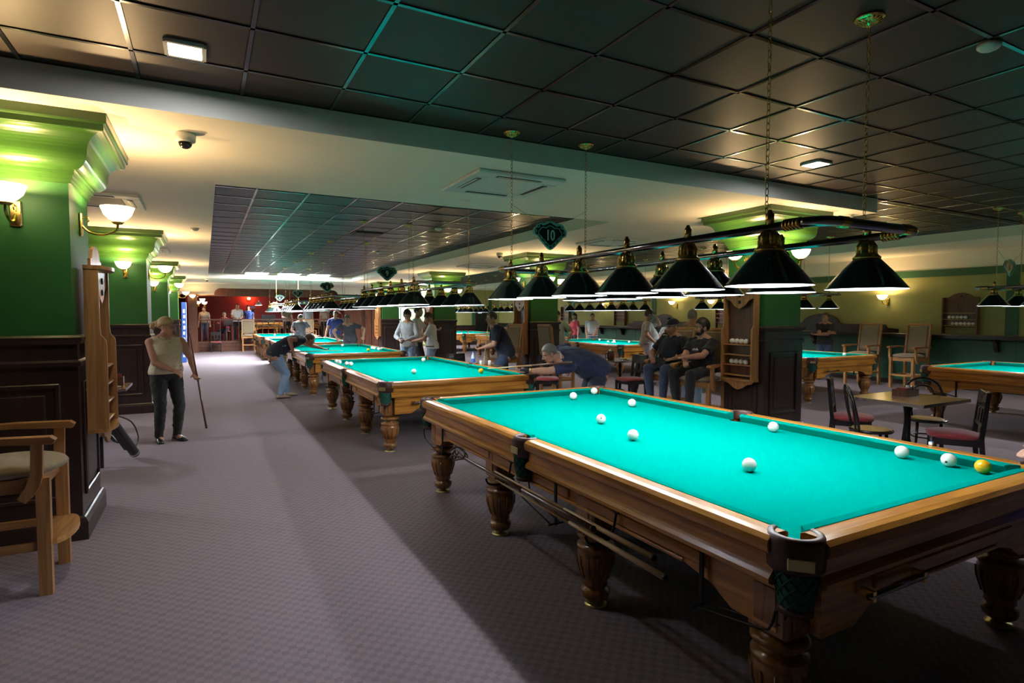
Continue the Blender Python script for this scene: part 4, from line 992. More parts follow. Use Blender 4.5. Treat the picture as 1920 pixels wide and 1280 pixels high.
# ================================================================== STAGE FURNISHING
bl = empty('stage_balustrade', (0, YF+.1, .43)); tag(bl, 'dark wooden balustrade with turned balusters along the stage edge', 'balustrade')
MB().bx(-.28, 6.15, -.05, .05, .98, 1.05, bev=.012).build('handrail', 'mahogany', bl); MB().bx(-.28, 6.15, -.03, .03, .0, .05).build('foot_rail', 'mahogany', bl)
bme = MB().lathe([(.022, .05), (.03, .08), (.02, .14), (.034, .28), (.03, .38), (.016, .55), (.026, .62), (.016, .66), (.016, .85), (.026, .92), (.02, .98)], seg=10).mesh('baluster', 'mahogany')
for k in range(25): link('baluster', bme, bl, (-.15+k*.255, 0, 0))
ds = empty('stage_desk', (1.3, 30.6, .42)); tag(ds, 'dark desk behind the stage balustrade holding laptop and monitor', 'desk')
MB().bx(-1.3, 2.0, -.3, .3, .72, .76).build('desktop', 'black_wood', ds)
for x in (-1.25, .3, 1.95): MB().bx(x-.03, x+.03, -.28, .28, 0, .72).build('leg_panel', 'black_wood', ds)
lt = empty('laptop', (.95, 30.45, 1.18)); tag(lt, 'grey laptop seen from behind before the man in magenta shirt', 'laptop')
MB().bx(-.17, .17, -.12, .12, 0, .015).build('keyboard_base', 'laptop_grey', lt); MB().box((0, -.16, .13), (.36, .012, .25), R=Matrix.Rotation(.25, 3, 'X'), bev=.004).build('lid', 'laptop_grey', lt)
mo = empty('monitor', (2.75, 30.6, 1.18)); tag(mo, 'black computer monitor seen from behind on the stage desk', 'monitor')
MB().box((0, 0, .30), (.62, .04, .37), bev=.01).build('panel', 'black_plastic', mo); MB().box((0, .03, .12), (.06, .03, .22)).build('neck', 'black_plastic', mo); MB().box((0, .03, .01), (.25, .18, .02)).build('stand', 'black_plastic', mo)
ca = empty('video_camera', (2.05, 30.2, .42)); tag(ca, 'video camera on black tripod beside the monitor on stage', 'camera')
for k in range(3): a = k*2.09+.5; MB().tube([(0, 0, 1.35), (.28*math.cos(a), .28*math.sin(a), 0)], .012, 6).build('tripod_leg', 'black_metal', ca)
MB().box((0, 0, 1.46), (.14, .28, .16), bev=.01).build('body', 'black_plastic', ca); MB().lathe([(0, 0), (.05, 0), (.055, .12), (0, .12)], (0, -.14, 1.46), 12, R=Matrix.Rotation(PI/2, 3, 'X')).build('lens', 'black_plastic', ca)
MB().box((0, .1, 1.62), (.16, .02, .1)).build('viewfinder', 'screen', ca)
sbt = copy_tree(TB); sbt.location = (3.9, 32.75, .42); sbt.rotation_euler = (0, 0, PI/2); tag(sbt, 'billiard table standing on the stage behind the balustrade', 'billiard table', 'billiard tables')
def pend(x, y, label):
    t = empty('pendant_lamp', (x, y, 0)); tag(t, label, 'pendant lamp', 'stage pendant lamps')
    MB().lathe([(.03, 2.32), (.05, 2.30), (.16, 2.16), (.165, 2.14)], seg=18, cap=False).build('shade', 'white_plastic', t); MB().lathe([(0, 2.15), (.14, 2.15), (.14, 2.16), (0, 2.16)], seg=16).build('diffuser', 'led', t)
    MB().tube([(0, 0, 2.32), (0, 0, 3.0)], .005, 6).build('cord', 'black_metal', t); point(t, (0, 0, 2.08), 14, (.95, .97, 1), .05)
pend(2.35, 30.9, 'white pendant lamp over the stage desk'); pend(3.05, 31.0, 'white pendant lamp over the stage monitor')
qr = empty('wall_cue_rack', (9.95, YF-.05, 0)); tag(qr, 'rack of upright cues on the pale green far wall', 'cue rack')
MB().bx(-.5, .5, -.05, 0, 2.05, 2.13).build('top_bar', 'black_wood', qr); MB().bx(-.5, .5, -.05, 0, .7, .78).build('lower_bar', 'black_wood', qr)
for k in range(9): MB().tube([(-.42+k*.105, -.06, .72), (-.42+k*.105, -.06, 2.2)], [.014, .006], 6).build('cue', 'cue_dark', qr)
# ================================================================== PEOPLE
def skin(name, c): return mat(name, c, .55, var=.08, vscale=25, spec=.35)
skin('skin_a', (.50, .27, .185)); skin('skin_b', (.42, .215, .14)); skin('skin_c', (.56, .32, .23))
def fabric(name, c): return mat(name, c, .9, var=.10, vscale=35, sheen=.15, bump=.08, bscale=260)
for n_, c_ in dict(cream_blouse=(.62, .57, .40), black_cloth=(.012, .012, .014), navy=(.012, .022, .065), dark_navy=(.010, .014, .030), jeans=(.19, .29, .43), dark_jeans=(.03, .05, .10), light_grey=(.42, .44, .46), grey_polo=(.40, .38, .37), pale_trousers=(.42, .42, .52), white_cloth=(.72, .74, .78), blue_polo=(.03, .055, .24), slate=(.075, .09, .115), magenta=(.33, .02, .09), red_cloth=(.38, .03, .05), olive=(.17, .16, .10), pale_sage=(.36, .44, .40), brown_cloth=(.12, .09, .06), beige=(.45, .36, .28)).items(): fabric(n_, c_)
mat('hair_blond', (.50, .34, .15), .5, var=.3, vscale=120); mat('hair_dark', (.022, .015, .012), .5, var=.3, vscale=120); mat('hair_brown', (.06, .035, .022), .55, var=.3, vscale=120); mat('hair_grey', (.20, .19, .18), .6, var=.3, vscale=120); mat('hair_white', (.5, .48, .45), .6, var=.2, vscale=120)
mat('lips', (.36, .12, .10), .45); mat('eye_white', (.75, .73, .70), .25); mat('eye_dark', (.02, .015, .012), .2)
mat('shoe_black', (.012, .012, .013), .3, coat=.3); mat('shoe_tan', (.36, .28, .19), .7); mat('shoe_white', (.60, .60, .60), .6); mat('glove', (.012, .014, .03), .8); mat('gold', (.8, .55, .15), .25, 1.)
DG = bpy.context.evaluated_depsgraph_get
def remesh(mb, vox, it, name, m_, parent, fold=0., seed=0):
    me = bpy.data.meshes.new(name); me.from_pydata(mb.v, [], mb.f); me.update()
    bm = bmesh.new(); bm.from_mesh(me); bmesh.ops.recalc_face_normals(bm, faces=bm.faces); bm.to_mesh(me); bm.free()
    o = bpy.data.objects.new(name, me); COL.objects.link(o)
    r = o.modifiers.new('r', 'REMESH'); r.mode = 'VOXEL'; r.voxel_size = vox; r.use_smooth_shade = True
    s_ = o.modifiers.new('s', 'SMOOTH'); s_.factor = .5; s_.iterations = it
    n = bpy.data.meshes.new_from_object(o.evaluated_get(DG())); bpy.data.objects.remove(o)
    if fold > 0:
        k = len(n.vertices); co = np.empty(k*3); n.vertices.foreach_get('co', co); co = co.reshape(-1, 3)
        no = np.empty(k*3); n.vertices.foreach_get('normal', no); no = no.reshape(-1, 3)
        rs = np.random.RandomState(seed); d = np.zeros(k)
        for q in range(7):
            w = rs.normal(size=3); w /= np.linalg.norm(w); f = rs.uniform(16, 42); ph = rs.uniform(0, 6.28)
            x = co @ w*f+ph+1.3*np.sin(co @ rs.normal(size=3)*8)
            d += (1-np.abs(np.sin(x)))**2*rs.uniform(.4, 1)
        d = (d/7-.25)*fold*4; co = co+no*d[:, None]; n.vertices.foreach_set('co', co.ravel()); n.update()
    n.materials.clear(); n.materials.append(MATS[m_]); n.polygons.foreach_set('use_smooth', [True]*len(n.polygons)); n.name = name
    ob = link(name, n, parent); return ob
def ik(a, t, l1, l2, pole):
    d = t-a; L = d.length
    if L > (l1+l2)*.995: t = a+d*((l1+l2)*.995/L); d = t-a; L = d.length
    if L < abs(l1-l2)+.02: L = abs(l1-l2)+.02
    dn = d.normalized(); x = (l1*l1-l2*l2+L*L)/(2*L); h = math.sqrt(max(0, l1*l1-x*x))
    p = pole-dn*pole.dot(dn); p = p.normalized() if p.length > 1e-5 else dn.orthogonal().normalized()
    return a+dn*x+p*h, t
NP = [0]
def person(label, loc, yaw, s=1., pelvis=(0, 0, .95), neck=(0, .02, 1.45), twist=0., roll=0., neckdir=(0, .2, 1), hyaw=0., hpitch=0., hr=(.26, .06, .80), hl=(-.26, .06, .80), er=(.5, -1, -.2), el=(-.5, -1, -.2), fr=(.11, 0, 0), fl=(-.11, .03, 0), kr=(.1, 1, .1), kl=(-.1, 1, .1), toe=0., top='navy', sleeve=.62, bottom='dark_jeans', shoe='shoe_black', hair='hair_dark', hairlen=0, skn='skin_a', belly=0., fat=1., female=False, vox=.009, grip=.5, beard=None, hdir_r=None, hdir_l=None, collar=None, extra=(), bald=False, hem=-.10, name='person'):
    NP[0] += 1; seed = NP[0]
    a = math.radians(yaw); Fd = Vector((math.sin(a), math.cos(a), 0)); Rd = Vector((math.cos(a), -math.sin(a), 0)); Z = Vector((0, 0, 1))
    root = empty(name, loc); tag(root, label, 'person', 'people in the hall')
    def L(p): return (Rd*p[0]+Fd*p[1]+Z*p[2])*s
    P0, NK = L(pelvis), L(neck); sp = NK-P0; Lsp = sp.length; spd = sp.normalized()
    if abs(spd.z) > .8: ctrl = P0+Z*Lsp*.5
    else: ctrl = P0+(spd*.75+Z*.55-Fd*.1).normalized()*Lsp*.5
    tw = math.radians(twist); side1 = Rd*math.cos(tw)-Fd*math.sin(tw); side1 = (side1-spd*side1.dot(spd)).normalized()
    if roll: side1 = Matrix.Rotation(math.radians(roll), 3, spd) @ side1
    def spine(t):
        t2 = max(0, min(1, t)); p = P0*(1-t2)**2+ctrl*2*t2*(1-t2)+NK*t2*t2; d = ((ctrl-P0)*(1-t2)+(NK-ctrl)*t2).normalized()
        if t < 0: p = P0+d*t*Lsp
        sd = Rd.lerp(side1, t2); sd = (sd-d*sd.dot(d)).normalized(); return p, d, sd, d.cross(sd)*-1
    # note: fwd = side x up sign -> make forward
    def torso(m, inf, t0, t1, flare=0., wmul=1.):
        prof = [(-.2, .085, .075, 0), (-.1, .165, .115, -.01), (.04, .176*(1.06 if female else 1), .122, -.012), (.2, .160+belly*.4, .110+belly*.8, belly*.7), (.4, (.145 if female else .152)+belly*.5, .104+belly*.8, belly*.8+.005), (.6, .160+belly*.2, .112+(.02 if female else 0)+belly*.3, .008+belly*.3+(.015 if female else 0)), (.76, .178, .110+(.012 if female else 0), .006+(.01 if female else 0)), (.88, .172, .090, -.004), (.96, .115, .070, -.008), (1.0, .068, .060, -.006)]
        ts = [q for q in np.linspace(t0, t1, 14)]; V = []; F = []; seg = 20
        for q in ts:
            for i in range(len(prof)-1):
                if prof[i][0] <= q <= prof[i+1][0]+1e-6: break
            u = (q-prof[i][0])/(prof[i+1][0]-prof[i][0]); u = max(0, min(1, u))
            w, dpt, off = [prof[i][k]*(1-u)+prof[i+1][k]*u for k in (1, 2, 3)]
            w = w*fat*wmul+inf; dpt = dpt*fat+inf
            p, d, sd, fd = spine(q); fd = sd.cross(d)*-1
            if fd.dot(Fd if abs(spd.z) > .3 else -Z) < 0 and abs(spd.z) > .3: fd = -fd
            if abs(spd.z) <= .3 and fd.z > 0: fd = -fd
            fl_ = flare*max(0, (.3-q))
            for k in range(seg):
                an = 2*PI*k/seg; c, sn = math.cos(an), math.sin(an)
                c = math.copysign(abs(c)**.85, c); sn = math.copysign(abs(sn)**.85, sn)
                V.append(p+(sd*(w+fl_)*c+fd*((dpt+fl_)*sn+off))*s)
        n = len(ts)
        for i in range(n-1):
            for k in range(seg): k2 = (k+1) % seg; F.append((i*seg+k, i*seg+k2, (i+1)*seg+k2, (i+1)*seg+k))
        F.append(tuple(range(seg-1, -1, -1))); F.append(tuple((n-1)*seg+k for k in range(seg))); m.add(V, F)
    body, shirt, pants = MB(), MB(), MB()
    torso(body, 0, -.2, 1.0)
    _, dT, sdT, _ = spine(.9)
    sh = {1: NK-dT*.065*s+sdT*.175*fat*s, -1: NK-dT*.065*s-sdT*.175*fat*s}
    arms = {}
    for sg, tgt, pole, hd_ in ((1, hr, er, hdir_r), (-1, hl, el, hdir_l)):
        el_, wr = ik(sh[sg], L(tgt), .295*s, .255*s, (Rd*pole[0]+Fd*pole[1]+Z*pole[2]))
        arms[sg] = (sh[sg], el_, wr)
        body.tube([sh[sg]-(el_-sh[sg])*.05, sh[sg]+(el_-sh[sg])*.35, el_-(el_-sh[sg])*.05], [.056*fat*s, .050*fat*s, .040*fat*s], 12)
        body.ell(sh[sg], (.058*fat*s,)*3, seg=12, ring=8); body.ell(el_, (.041*fat*s,)*3, seg=10, ring=7)
        body.tube([el_, el_+(wr-el_)*.3, wr], [.040*fat*s, .042*fat*s, .027*s], 12)
        body.ell(wr, (.027*s,)*3, seg=10, ring=6)
        # hand
        hd = (wr-el_).normalized() if hd_ is None else L(hd_).normalized()
        pn = hd.cross(sdT*sg); pn = pn.normalized() if pn.length > .2 else hd.orthogonal().normalized()   # palm normal
        if pn.dot(Fd) < 0 and abs(hd.z) > .6: pn = pn
        wid = pn.cross(hd).normalized()                      # across the knuckles
        tip = -1 if wid.dot(Z) < 0 else 1
        R3 = Matrix((wid, hd, pn)).transposed()
        pc = wr+hd*.05*s; body.ell(pc, (.042*s, .056*s, .018*s), R3, 12, 8)
        for q, (o_, ln) in enumerate(((-.031, .062), (-.0105, .075), (.0105, .080), (.031, .072))):
            b0 = wr+hd*.088*s+wid*o_*s; pts = [wr+hd*.06*s+wid*o_*.9*s, b0]; d = hd.copy(); cur = b0
            for sgm in range(3):
                d = (Matrix.Rotation(-(.25+grip*(.85 if sgm else .6)), 3, wid) @ d); cur = cur+d*ln*(.46, .30, .24)[sgm]*s; pts.append(cur)
            body.tube(pts, [.0115*s, .0108*s, .0102*s, .0095*s, .008*s], 8)
        tb = wr+hd*.025*s+wid*.034*s*tip; d = (hd*.7+wid*tip*.75-pn*-.35*0).normalized(); pts = [wr+hd*.015*s+wid*.015*s*tip, tb, tb+d*.035*s]; d2 = (d+hd*.5-pn*grip*.5).normalized(); pts.append(pts[-1]+d2*.030*s)
        body.tube(pts, [.014*s, .0135*s, .0115*s, .009*s], 8)
        # sleeve
        if sleeve > 0:
            if sleeve <= 1: e_ = sh[sg]+(el_-sh[sg])*sleeve; shirt.tube([sh[sg]-(el_-sh[sg])*.08, sh[sg]+(el_-sh[sg])*.2*sleeve, e_], [.062*fat*s, .066*fat*s, (.066 if sleeve > .3 else .060)*fat*s], 14)
            else:
                shirt.tube([sh[sg]-(el_-sh[sg])*.08, sh[sg]+(el_-sh[sg])*.3, el_], [.062*fat*s, .064*fat*s, .056*fat*s], 14); shirt.ell(el_, (.056*fat*s,)*3); shirt.tube([el_, el_+(wr-el_)*.95], [.056*fat*s, .040*s], 14)
            shirt.ell(sh[sg], (.066*fat*s,)*3)
    for sg in (1, -1):
        tz = NK+dT*.035*s; body.tube([tz, tz+(sh[sg]-tz)*.8], [.052*fat**.5*s, .046*fat**.5*s], 12); shirt.tube([NK+dT*.002*s+(sh[sg]-NK)*.22, tz+(sh[sg]-tz)*(.95 if sleeve else .86)], [.058*fat**.5*s, .058*fat**.5*s], 12)
    torso(shirt, .014, hem, .965, .05 if not female else .02)
    p_, d_, s_2, f_2 = spine(1.0)
    # legs
    p0, dP, sdP, _ = spine(0.)
    for sg, ft, kp in ((1, fr, kr), (-1, fl, kl)):
        hp_ = P0+Rd*sg*.092*fat*s-dP*.05*s; an = L((ft[0], ft[1], ft[2]+.085))
        kn, an = ik(hp_, an, .425*s, .42*s, Rd*kp[0]+Fd*kp[1]+Z*kp[2])
        body.tube([hp_, hp_+(kn-hp_)*.4, kn], [.088*fat*s, .078*fat*s, .055*s], 14); body.ell(kn, (.056*s,)*3); body.tube([kn, kn+(an-kn)*.35, an], [.054*s, .055*s, .036*s], 12)
        body.ell(an+Fd*.05*s-Z*.04*s, (.035*s, .09*s, .035*s), Matrix((Rd, Fd, Z)).transposed())
        pants.tube([hp_+dP*.06*s, hp_+(kn-hp_)*.3, kn], [.098*fat*s, .094*fat*s, .070*fat*s], 16); pants.ell(kn, (.070*fat*s,)*3); pants.tube([kn, kn+(an-kn)*.45, an+(an-kn)*.04], [.070*fat*s, .066*fat*s, .058*s], 16)
        # shoe
        td = Matrix.Rotation(-math.radians(toe)*sg, 3, 'Z') @ Fd; tr = Vector((td.y, -td.x, 0)); base = an-Z*.085*s
        sm = MB(); V = []; F = []; seg = 12
        st = [(-.075, .030, .05), (-.06, .036, .085), (-.01, .038, .10), (.05, .042, .075), (.11, .046, .06), (.16, .042, .048), (.195, .025, .034)]
        for y_, w_, h_ in st:
            for k in range(seg):
                aa = 2*PI*k/seg; zz = h_*s*(.5+.5*math.sin(aa)); V.append(base+td*y_*s+tr*w_*s*math.cos(aa)*(1.05 if math.sin(aa) < 0 else 1)+Z*zz)
        for i in range(len(st)-1):
            for k in range(seg): k2 = (k+1) % seg; F.append((i*seg+k, i*seg+k2, (i+1)*seg+k2, (i+1)*seg+k))
        F.append(tuple(range(seg))); F.append(tuple((len(st)-1)*seg+k for k in range(seg-1, -1, -1))); sm.add(V, F, True)
        so = sm.build('shoe', shoe, root)
        MB().box(base+td*.06*s+Z*.006*s, (.088*s, .27*s, .012*s), R=Matrix((tr, td, Z)).transposed(), bev=.005).build('sole', 'shoe_black' if shoe != 'shoe_black' else 'black_plastic', so)
    torso(pants, .009, -.2, .40)
    # head
    nd = L(neckdir).normalized(); HC = NK+nd*.148*s
    ya = a+math.radians(hyaw); hp2 = math.radians(hpitch)
    hf = Vector((math.sin(ya)*math.cos(hp2), math.cos(ya)*math.cos(hp2), -math.sin(hp2))); hr_ = hf.cross(Z).normalized(); hu = hr_.cross(hf).normalized()
    RH = Matrix((hr_, hf, hu)).transposed()
    def H(x, y, z): return HC+(hr_*x+hf*y+hu*z)*s
    body.tube([NK-nd*.05*s, NK+nd*.05*s, HC-hu*.05*s-hf*.015*s], [.066*s*fat**.5, .056*s*fat**.5, .056*s], 14)
    body.ell(H(0, -.012, .032), (.074*s, .094*s, .088*s), RH, 18, 12); body.ell(H(0, .022, -.03), (.060*s, .066*s, .082*s), RH, 16, 10)
    body.ell(H(0, .055, -.088), (.030*s, .028*s, .022*s), RH); body.ell(H(0, .03, -.07), (.05*s*fat**.5, .05*s, .04*s), RH)
    body.tube([H(0, .082, .015), H(0, .101, -.018), H(0, .108, -.034)], [.009*s, .012*s, .015*s], 8); body.ell(H(0, .068, .024), (.052*s, .020*s, .012*s), RH)
    for sg in (-1, 1):
        body.ell(H(sg*.076, -.012, -.012), (.010*s, .022*s, .033*s), RH, 10, 7); body.ell(H(sg*.036, .062, -.025), (.022*s, .02*s, .018*s), RH); body.ell(H(sg*.013, .097, -.033), (.009*s, .009*s, .008*s), RH, 8, 6)
    remesh(body, vox, 3, 'body', skn, root)
    remesh(shirt, max(vox*1.3, .010), 4, 'shirt', top, root, .007*s, seed)
    remesh(pants, max(vox*1.3, .010), 4, 'trousers', bottom, root, .008*s, seed+50)
    for sg in (-1, 1):
        e = MB(); e.ell(H(sg*.031, .079, .006), (.0135*s, .008*s, .0075*s), RH, 10, 7); e = e.build('eye', 'eye_white', root)
        MB().ell(H(sg*.031, .0855, .006), (.0062*s, .003*s, .0062*s), RH, 8, 6).build('iris', 'eye_dark', e)
        MB().tube([H(sg*.014, .089, .024), H(sg*.032, .088, .031), H(sg*.048, .078, .026)], [.0035*s, .0045*s, .003*s], 6).build('eyebrow', hair if hair != 'hair_white' else 'hair_grey', root)
    MB().ell(H(0, .083, -.060), (.024*s, .010*s, .0075*s), RH, 12, 7).build('mouth', 'lips', root)
    # hair: shell over the skull above a hairline
    if not bald:
        hm = MB(); V = []; F = []; ring, seg = 14, 36; g = .006 if hairlen == 0 else .014
        for i in range(ring+1):
            th = PI*i/ring*.78
            for k in range(seg):
                aa = 2*PI*k/seg; fwd = math.sin(aa)
                lim = np.interp(fwd, [-1, -.5, -.2, .02, .16, .34, .55, .8, 1], [.70, .66, .52, .49, .60, .57, .40, .36, .345] if hairlen < 2 else [.66, .62, .54, .50, .52, .48, .42, .37, .35])+.012*math.sin(9*aa+seed)
                t_ = th/(.78*PI)*lim*PI*1.05
                x, y, z = math.sin(t_)*math.cos(aa), math.sin(t_)*math.sin(aa), math.cos(t_)
                gg = (g+(.012 if hairlen == 1 else .003)*max(0, math.cos(t_)))*(1 if i < ring else .15)*(1+.35*math.sin(7*aa+3*i)*(.4 if hairlen else .15))
                V.append(H(x*(.0765+gg), -.013+y*(.0965+gg), .032+z*(.090+gg*1.4)))
        for i in range(ring):
            for k in range(seg): k2 = (k+1) % seg; F.append((i*seg+k, (i+1)*seg+k, (i+1)*seg+k2, i*seg+k2))
        hm.add(V, F, True); ho = hm.build('hair', hair, root)
        if hairlen == 2: MB().ell(H(0, -.11, .035), (.05*s, .035*s, .05*s), RH).build('bun_base', hair, ho); MB().tube(smooth_pts([H(0, -.12, .04), H(0, -.165, .03), H(.005, -.175, -.015), H(0, -.15, -.05)]), [.026*s]*5+[.032*s]*5+[.018*s]*3, 10).build('ponytail', hair, ho)
        if hairlen == 3: 
            m = MB(); m.ell(H(0, -.05, -.06), (.085*s, .065*s, .13*s), RH); m.build('long_hair', hair, ho)
    if beard:
        b = MB(); b.ell(H(0, .038, -.078), (.056*s, .058*s, .036*s), RH, 16, 9); b.ell(H(0, .082, -.046), (.026*s, .012*s, .006*s), RH, 10, 6)
        for sg in (-1, 1): b.ell(H(sg*.055, .018, -.04), (.014*s, .028*s, .045*s), RH, 10, 7)
        b.build('beard', beard, root)
    if collar:
        c1, _, sd_, fd_ = spine(1.0); m = MB()
        rr = [(c1+(sd_*math.cos(q)*.088+(hf if False else (Fd-spd*Fd.dot(spd)).normalized())*math.sin(q)*.080)*s*fat**.5+spd*(.022-.03*max(0, math.sin(q)))*s) for q in np.linspace(PI/2+.35, PI*2.5-.35, 16)]
        m.tube(rr, [.012*s]*16, 8); m.build('collar', collar, root)
    if 'glasses' in extra:
        m = MB()
        for sg in (-1, 1):
            m.tube([H(sg*.032+.022*math.cos(q), .098, .004+.018*math.sin(q)) for q in np.linspace(0, 6.283, 15)[:-1]], .0022*s, 5, closed=True); m.tube([H(sg*.054, .096, .008), H(sg*.078, .04, .010), H(sg*.082, -.02, .008)], .0022*s, 5)
        m.tube([H(-.012, .100, .006), H(.012, .100, .006)], .0022*s, 5); m.build('glasses', 'steel', root, fix=False)
    if 'cap' in extra:
        V = MB(); V.ell(H(0, -.012, .055), (.088*s, .108*s, .082*s), RH, 20, 12); V.v = [q for q in V.v]
        cut = []
        for q in V.v:
            d = Vector(q)-H(0, 0, .045); k = d.dot(hu)
            cut.append(Vector(q)-hu*min(0, k)*1.0 if k < 0 else Vector(q))
        V.v = [tuple(q) for q in cut]; cp = V.build('cap', 'dark_navy', root)
        bp = [(.075*math.cos(q), .085*math.sin(q)) for q in np.linspace(0, PI, 11)]
        m = MB(); top_ = [H(x, .075+y, .046-.12*y*y/.085) for x, y in bp]; m.add([*top_, *[q-hu*.006*s for q in top_]], [tuple(range(11)), tuple(range(21, 10, -1))]+[(i, i+1, 12+i, 11+i) for i in range(10)]+[(10, 0, 11, 21)]); m.build('brim', 'dark_navy', cp)
    if 'headphones' in extra:
        m = MB(); m.tube([H(.092*math.cos(q), -.01, .03+.10*math.sin(q)) for q in np.linspace(0, PI, 13)], .009*s, 6); 
        for sg in (-1, 1): m.ell(H(sg*.09, -.01, 0), (.02*s, .036*s, .042*s), RH)
        m.build('headphones', 'light_grey', root, fix=False)
    if 'buttons' in extra:
        for q in (.3, .45, .6, .75, .88):
            p, d, sd, fd = spine(q); fd = (Fd-d*Fd.dot(d)).normalized(); MB().ell(p+fd*(.148+.012*math.sin(q*4))*s, (.006, .006, .006)).build('button', 'brown_cloth', root)
    if 'print' in extra:
        p, d, sd, fd = spine(.62); fd = (Fd-d*Fd.dot(d)).normalized(); Rm = Matrix((sd, fd, d)).transposed(); m = MB()
        for q in range(5): m.box(p+fd*(.1345*fat+.004)*s+sd*(q-2)*.022*s+d*.012*(q % 2)*s, (.017*s, .012, .035*s), R=Rm)
        m.build('chest_print', 'white_cloth', root)
    if 'belt' in extra:
        p, d, sd, fd = spine(.02); fd = sd.cross(d); MB().tube([p+(sd*math.cos(q)*.192*fat+fd*math.sin(q)*.138*fat)*s for q in np.linspace(0, 6.283, 25)[:-1]], .014*s, 6, closed=True).build('belt', 'leather_brown', root)
    if 'glove' in extra:
        sh_, e_, w_ = arms[-1]; d = (w_-e_).normalized()
        m = MB(); m.tube([w_-d*.015*s, w_+d*.03*s, w_+d*.095*s], [.032*s, .038*s, .030*s], 12); g_ = m.build('glove', 'glove', root)
        MB().tube([w_-d*.035*s+(d.orthogonal()*math.cos(q)+d.cross(d.orthogonal())*math.sin(q)).normalized()*.031*s for q in np.linspace(0, 6.283, 17)[:-1]], .007*s, 6, closed=True).build('watch', 'gold', root)
    if 'bag' in extra:
        p = L((.0, .24, .90)); bg = MB(); bg.box(p, (.24*s, .07*s, .17*s), R=Matrix.Rotation(-a, 3, 'Z'), bev=.015); bg = bg.build('belt_bag', 'black_plastic', root)
        MB().tube(smooth_pts([p+L((.1, .02, .06)), L((.12, .15, 1.15)), L((.12, .06, 1.36)), L((.10, -.12, 1.30))]), .010*s, 6).build('bag_strap', 'black_plastic', bg)
    if 'lanyard' in extra:
        MB().tube(smooth_pts([L((.06, .10, 1.44)), L((.05, .20+belly, 1.25)), L((.0, .22+belly*1.6, 1.05)), L((-.02, .21+belly, .98))]), .004, 5).build('lanyard', 'black_plastic', root)
    return root, arms, L
def gpos(u, w):
    p = atw(u, 591, w); return (p.x, p.y, 0)
# --- woman with cue in the corridor
WO = (-.465, 8.78, 0)
r, A, Lw = person('blonde woman in sleeveless cream blouse and black trousers holding a cue in the corridor', WO, 158, .94, female=True, belly=.025, fat=1.1, hyaw=-52, hpitch=6, hr=(.00, .27, 1.00), er=(1, -.4, -.3), hl=(-.34, .10, .93), el=(-.6, -.8, -.2), top='cream_blouse', sleeve=0, bottom='black_cloth', hair='hair_blond', hairlen=2, skn='skin_a', vox=.0075, extra=('glasses', 'buttons'), collar='cream_blouse', hem=-.02, grip=.6, toe=12)
w_ = Vector(WO)+A[-1][2]+Vector((.03, -.03, -.06)); cue(w_+Vector((.09, -.02, -.68)), w_+Vector((-.10, .02, .72)), 'dark cue held by the blonde woman', None, 2)
# --- man in jeans bending over table eight
JP = (1.28, 12.35, 0)
person('man in dark navy shirt and pale jeans bending over table eight', JP, 78, 1.0, pelvis=(0, -.05, .90), neck=(0, .50, 1.15), neckdir=(0, .9, -.05), hyaw=8, hpitch=22, hr=(.20, .22, .94), er=(.3, -1, 1.2), hl=(-.05, .99, .93), el=(-.6, .1, -.6), fr=(.13, -.02, 0), fl=(-.14, .22, 0), top='dark_navy', sleeve=.5, bottom='jeans', shoe='shoe_tan', hair='hair_brown', skn='skin_b', vox=.0085, fat=1.08, belly=.02, collar='white_cloth', hem=-.19)
cue((1.10, 12.16, .925), (2.62, 12.62, .895), 'dark cue levelled over table eight by the bending man', None, 1)
# --- player reaching across table nine
pp = atw(1118, 700, 7.75); RP_ = (pp.x, pp.y, 0)
person('man in navy polo shirt stretched low over the corner of table nine, gloved hand forward', RP_, 282, 1.02, pelvis=(0, 0, .90), neck=(-.02, .53, 1.05), roll=-28, neckdir=(.05, .75, .42), hyaw=6, hpitch=24, hl=(-.10, 1.06, .915), el=(-.3, -.1, -1), hr=(.24, .30, .96), er=(.3, -.5, 1), fr=(.14, -.05, 0), fl=(-.12, .10, 0), top='navy', sleeve=.72, bottom='dark_navy', shoe='shoe_black', hair='hair_grey', skn='skin_a', vox=.0075, fat=1.2, belly=.05, collar='white_cloth', grip=.15, extra=('glove',), hem=-.19)
tip = atw(914, 691, 8.05); hnd = atw(966, 690, 7.72)
cue(hnd+(hnd-tip)*2.0+Vector((0, .12, .05)), tip, 'pale tipped cue aimed at the yellow ball on table nine', None, 1)
# --- man in dark navy, standing with upright cue
DM = gpos(938, 11.2)
person('heavy man in dark navy shirt and jeans leaning forward with an upright cue', DM, 288, 1.03, pelvis=(0, -.10, .90), neck=(0, .14, 1.40), hyaw=0, hpitch=5, hr=(.12, .33, 1.06), er=(.4, -.6, -1), hl=(-.12, .36, 1.00), el=(-.6, -.3, -1), fr=(.13, -.05, 0), fl=(-.13, .14, 0), top='dark_navy', sleeve=.8, bottom='dark_jeans', hair='hair_brown', skn='skin_a', vox=.009, fat=1.2, belly=.04, grip=.9)
cue(atw(901, 733, 11.0), atw(918, 586, 11.0), 'pale cue held upright by the heavy man in dark navy', None)
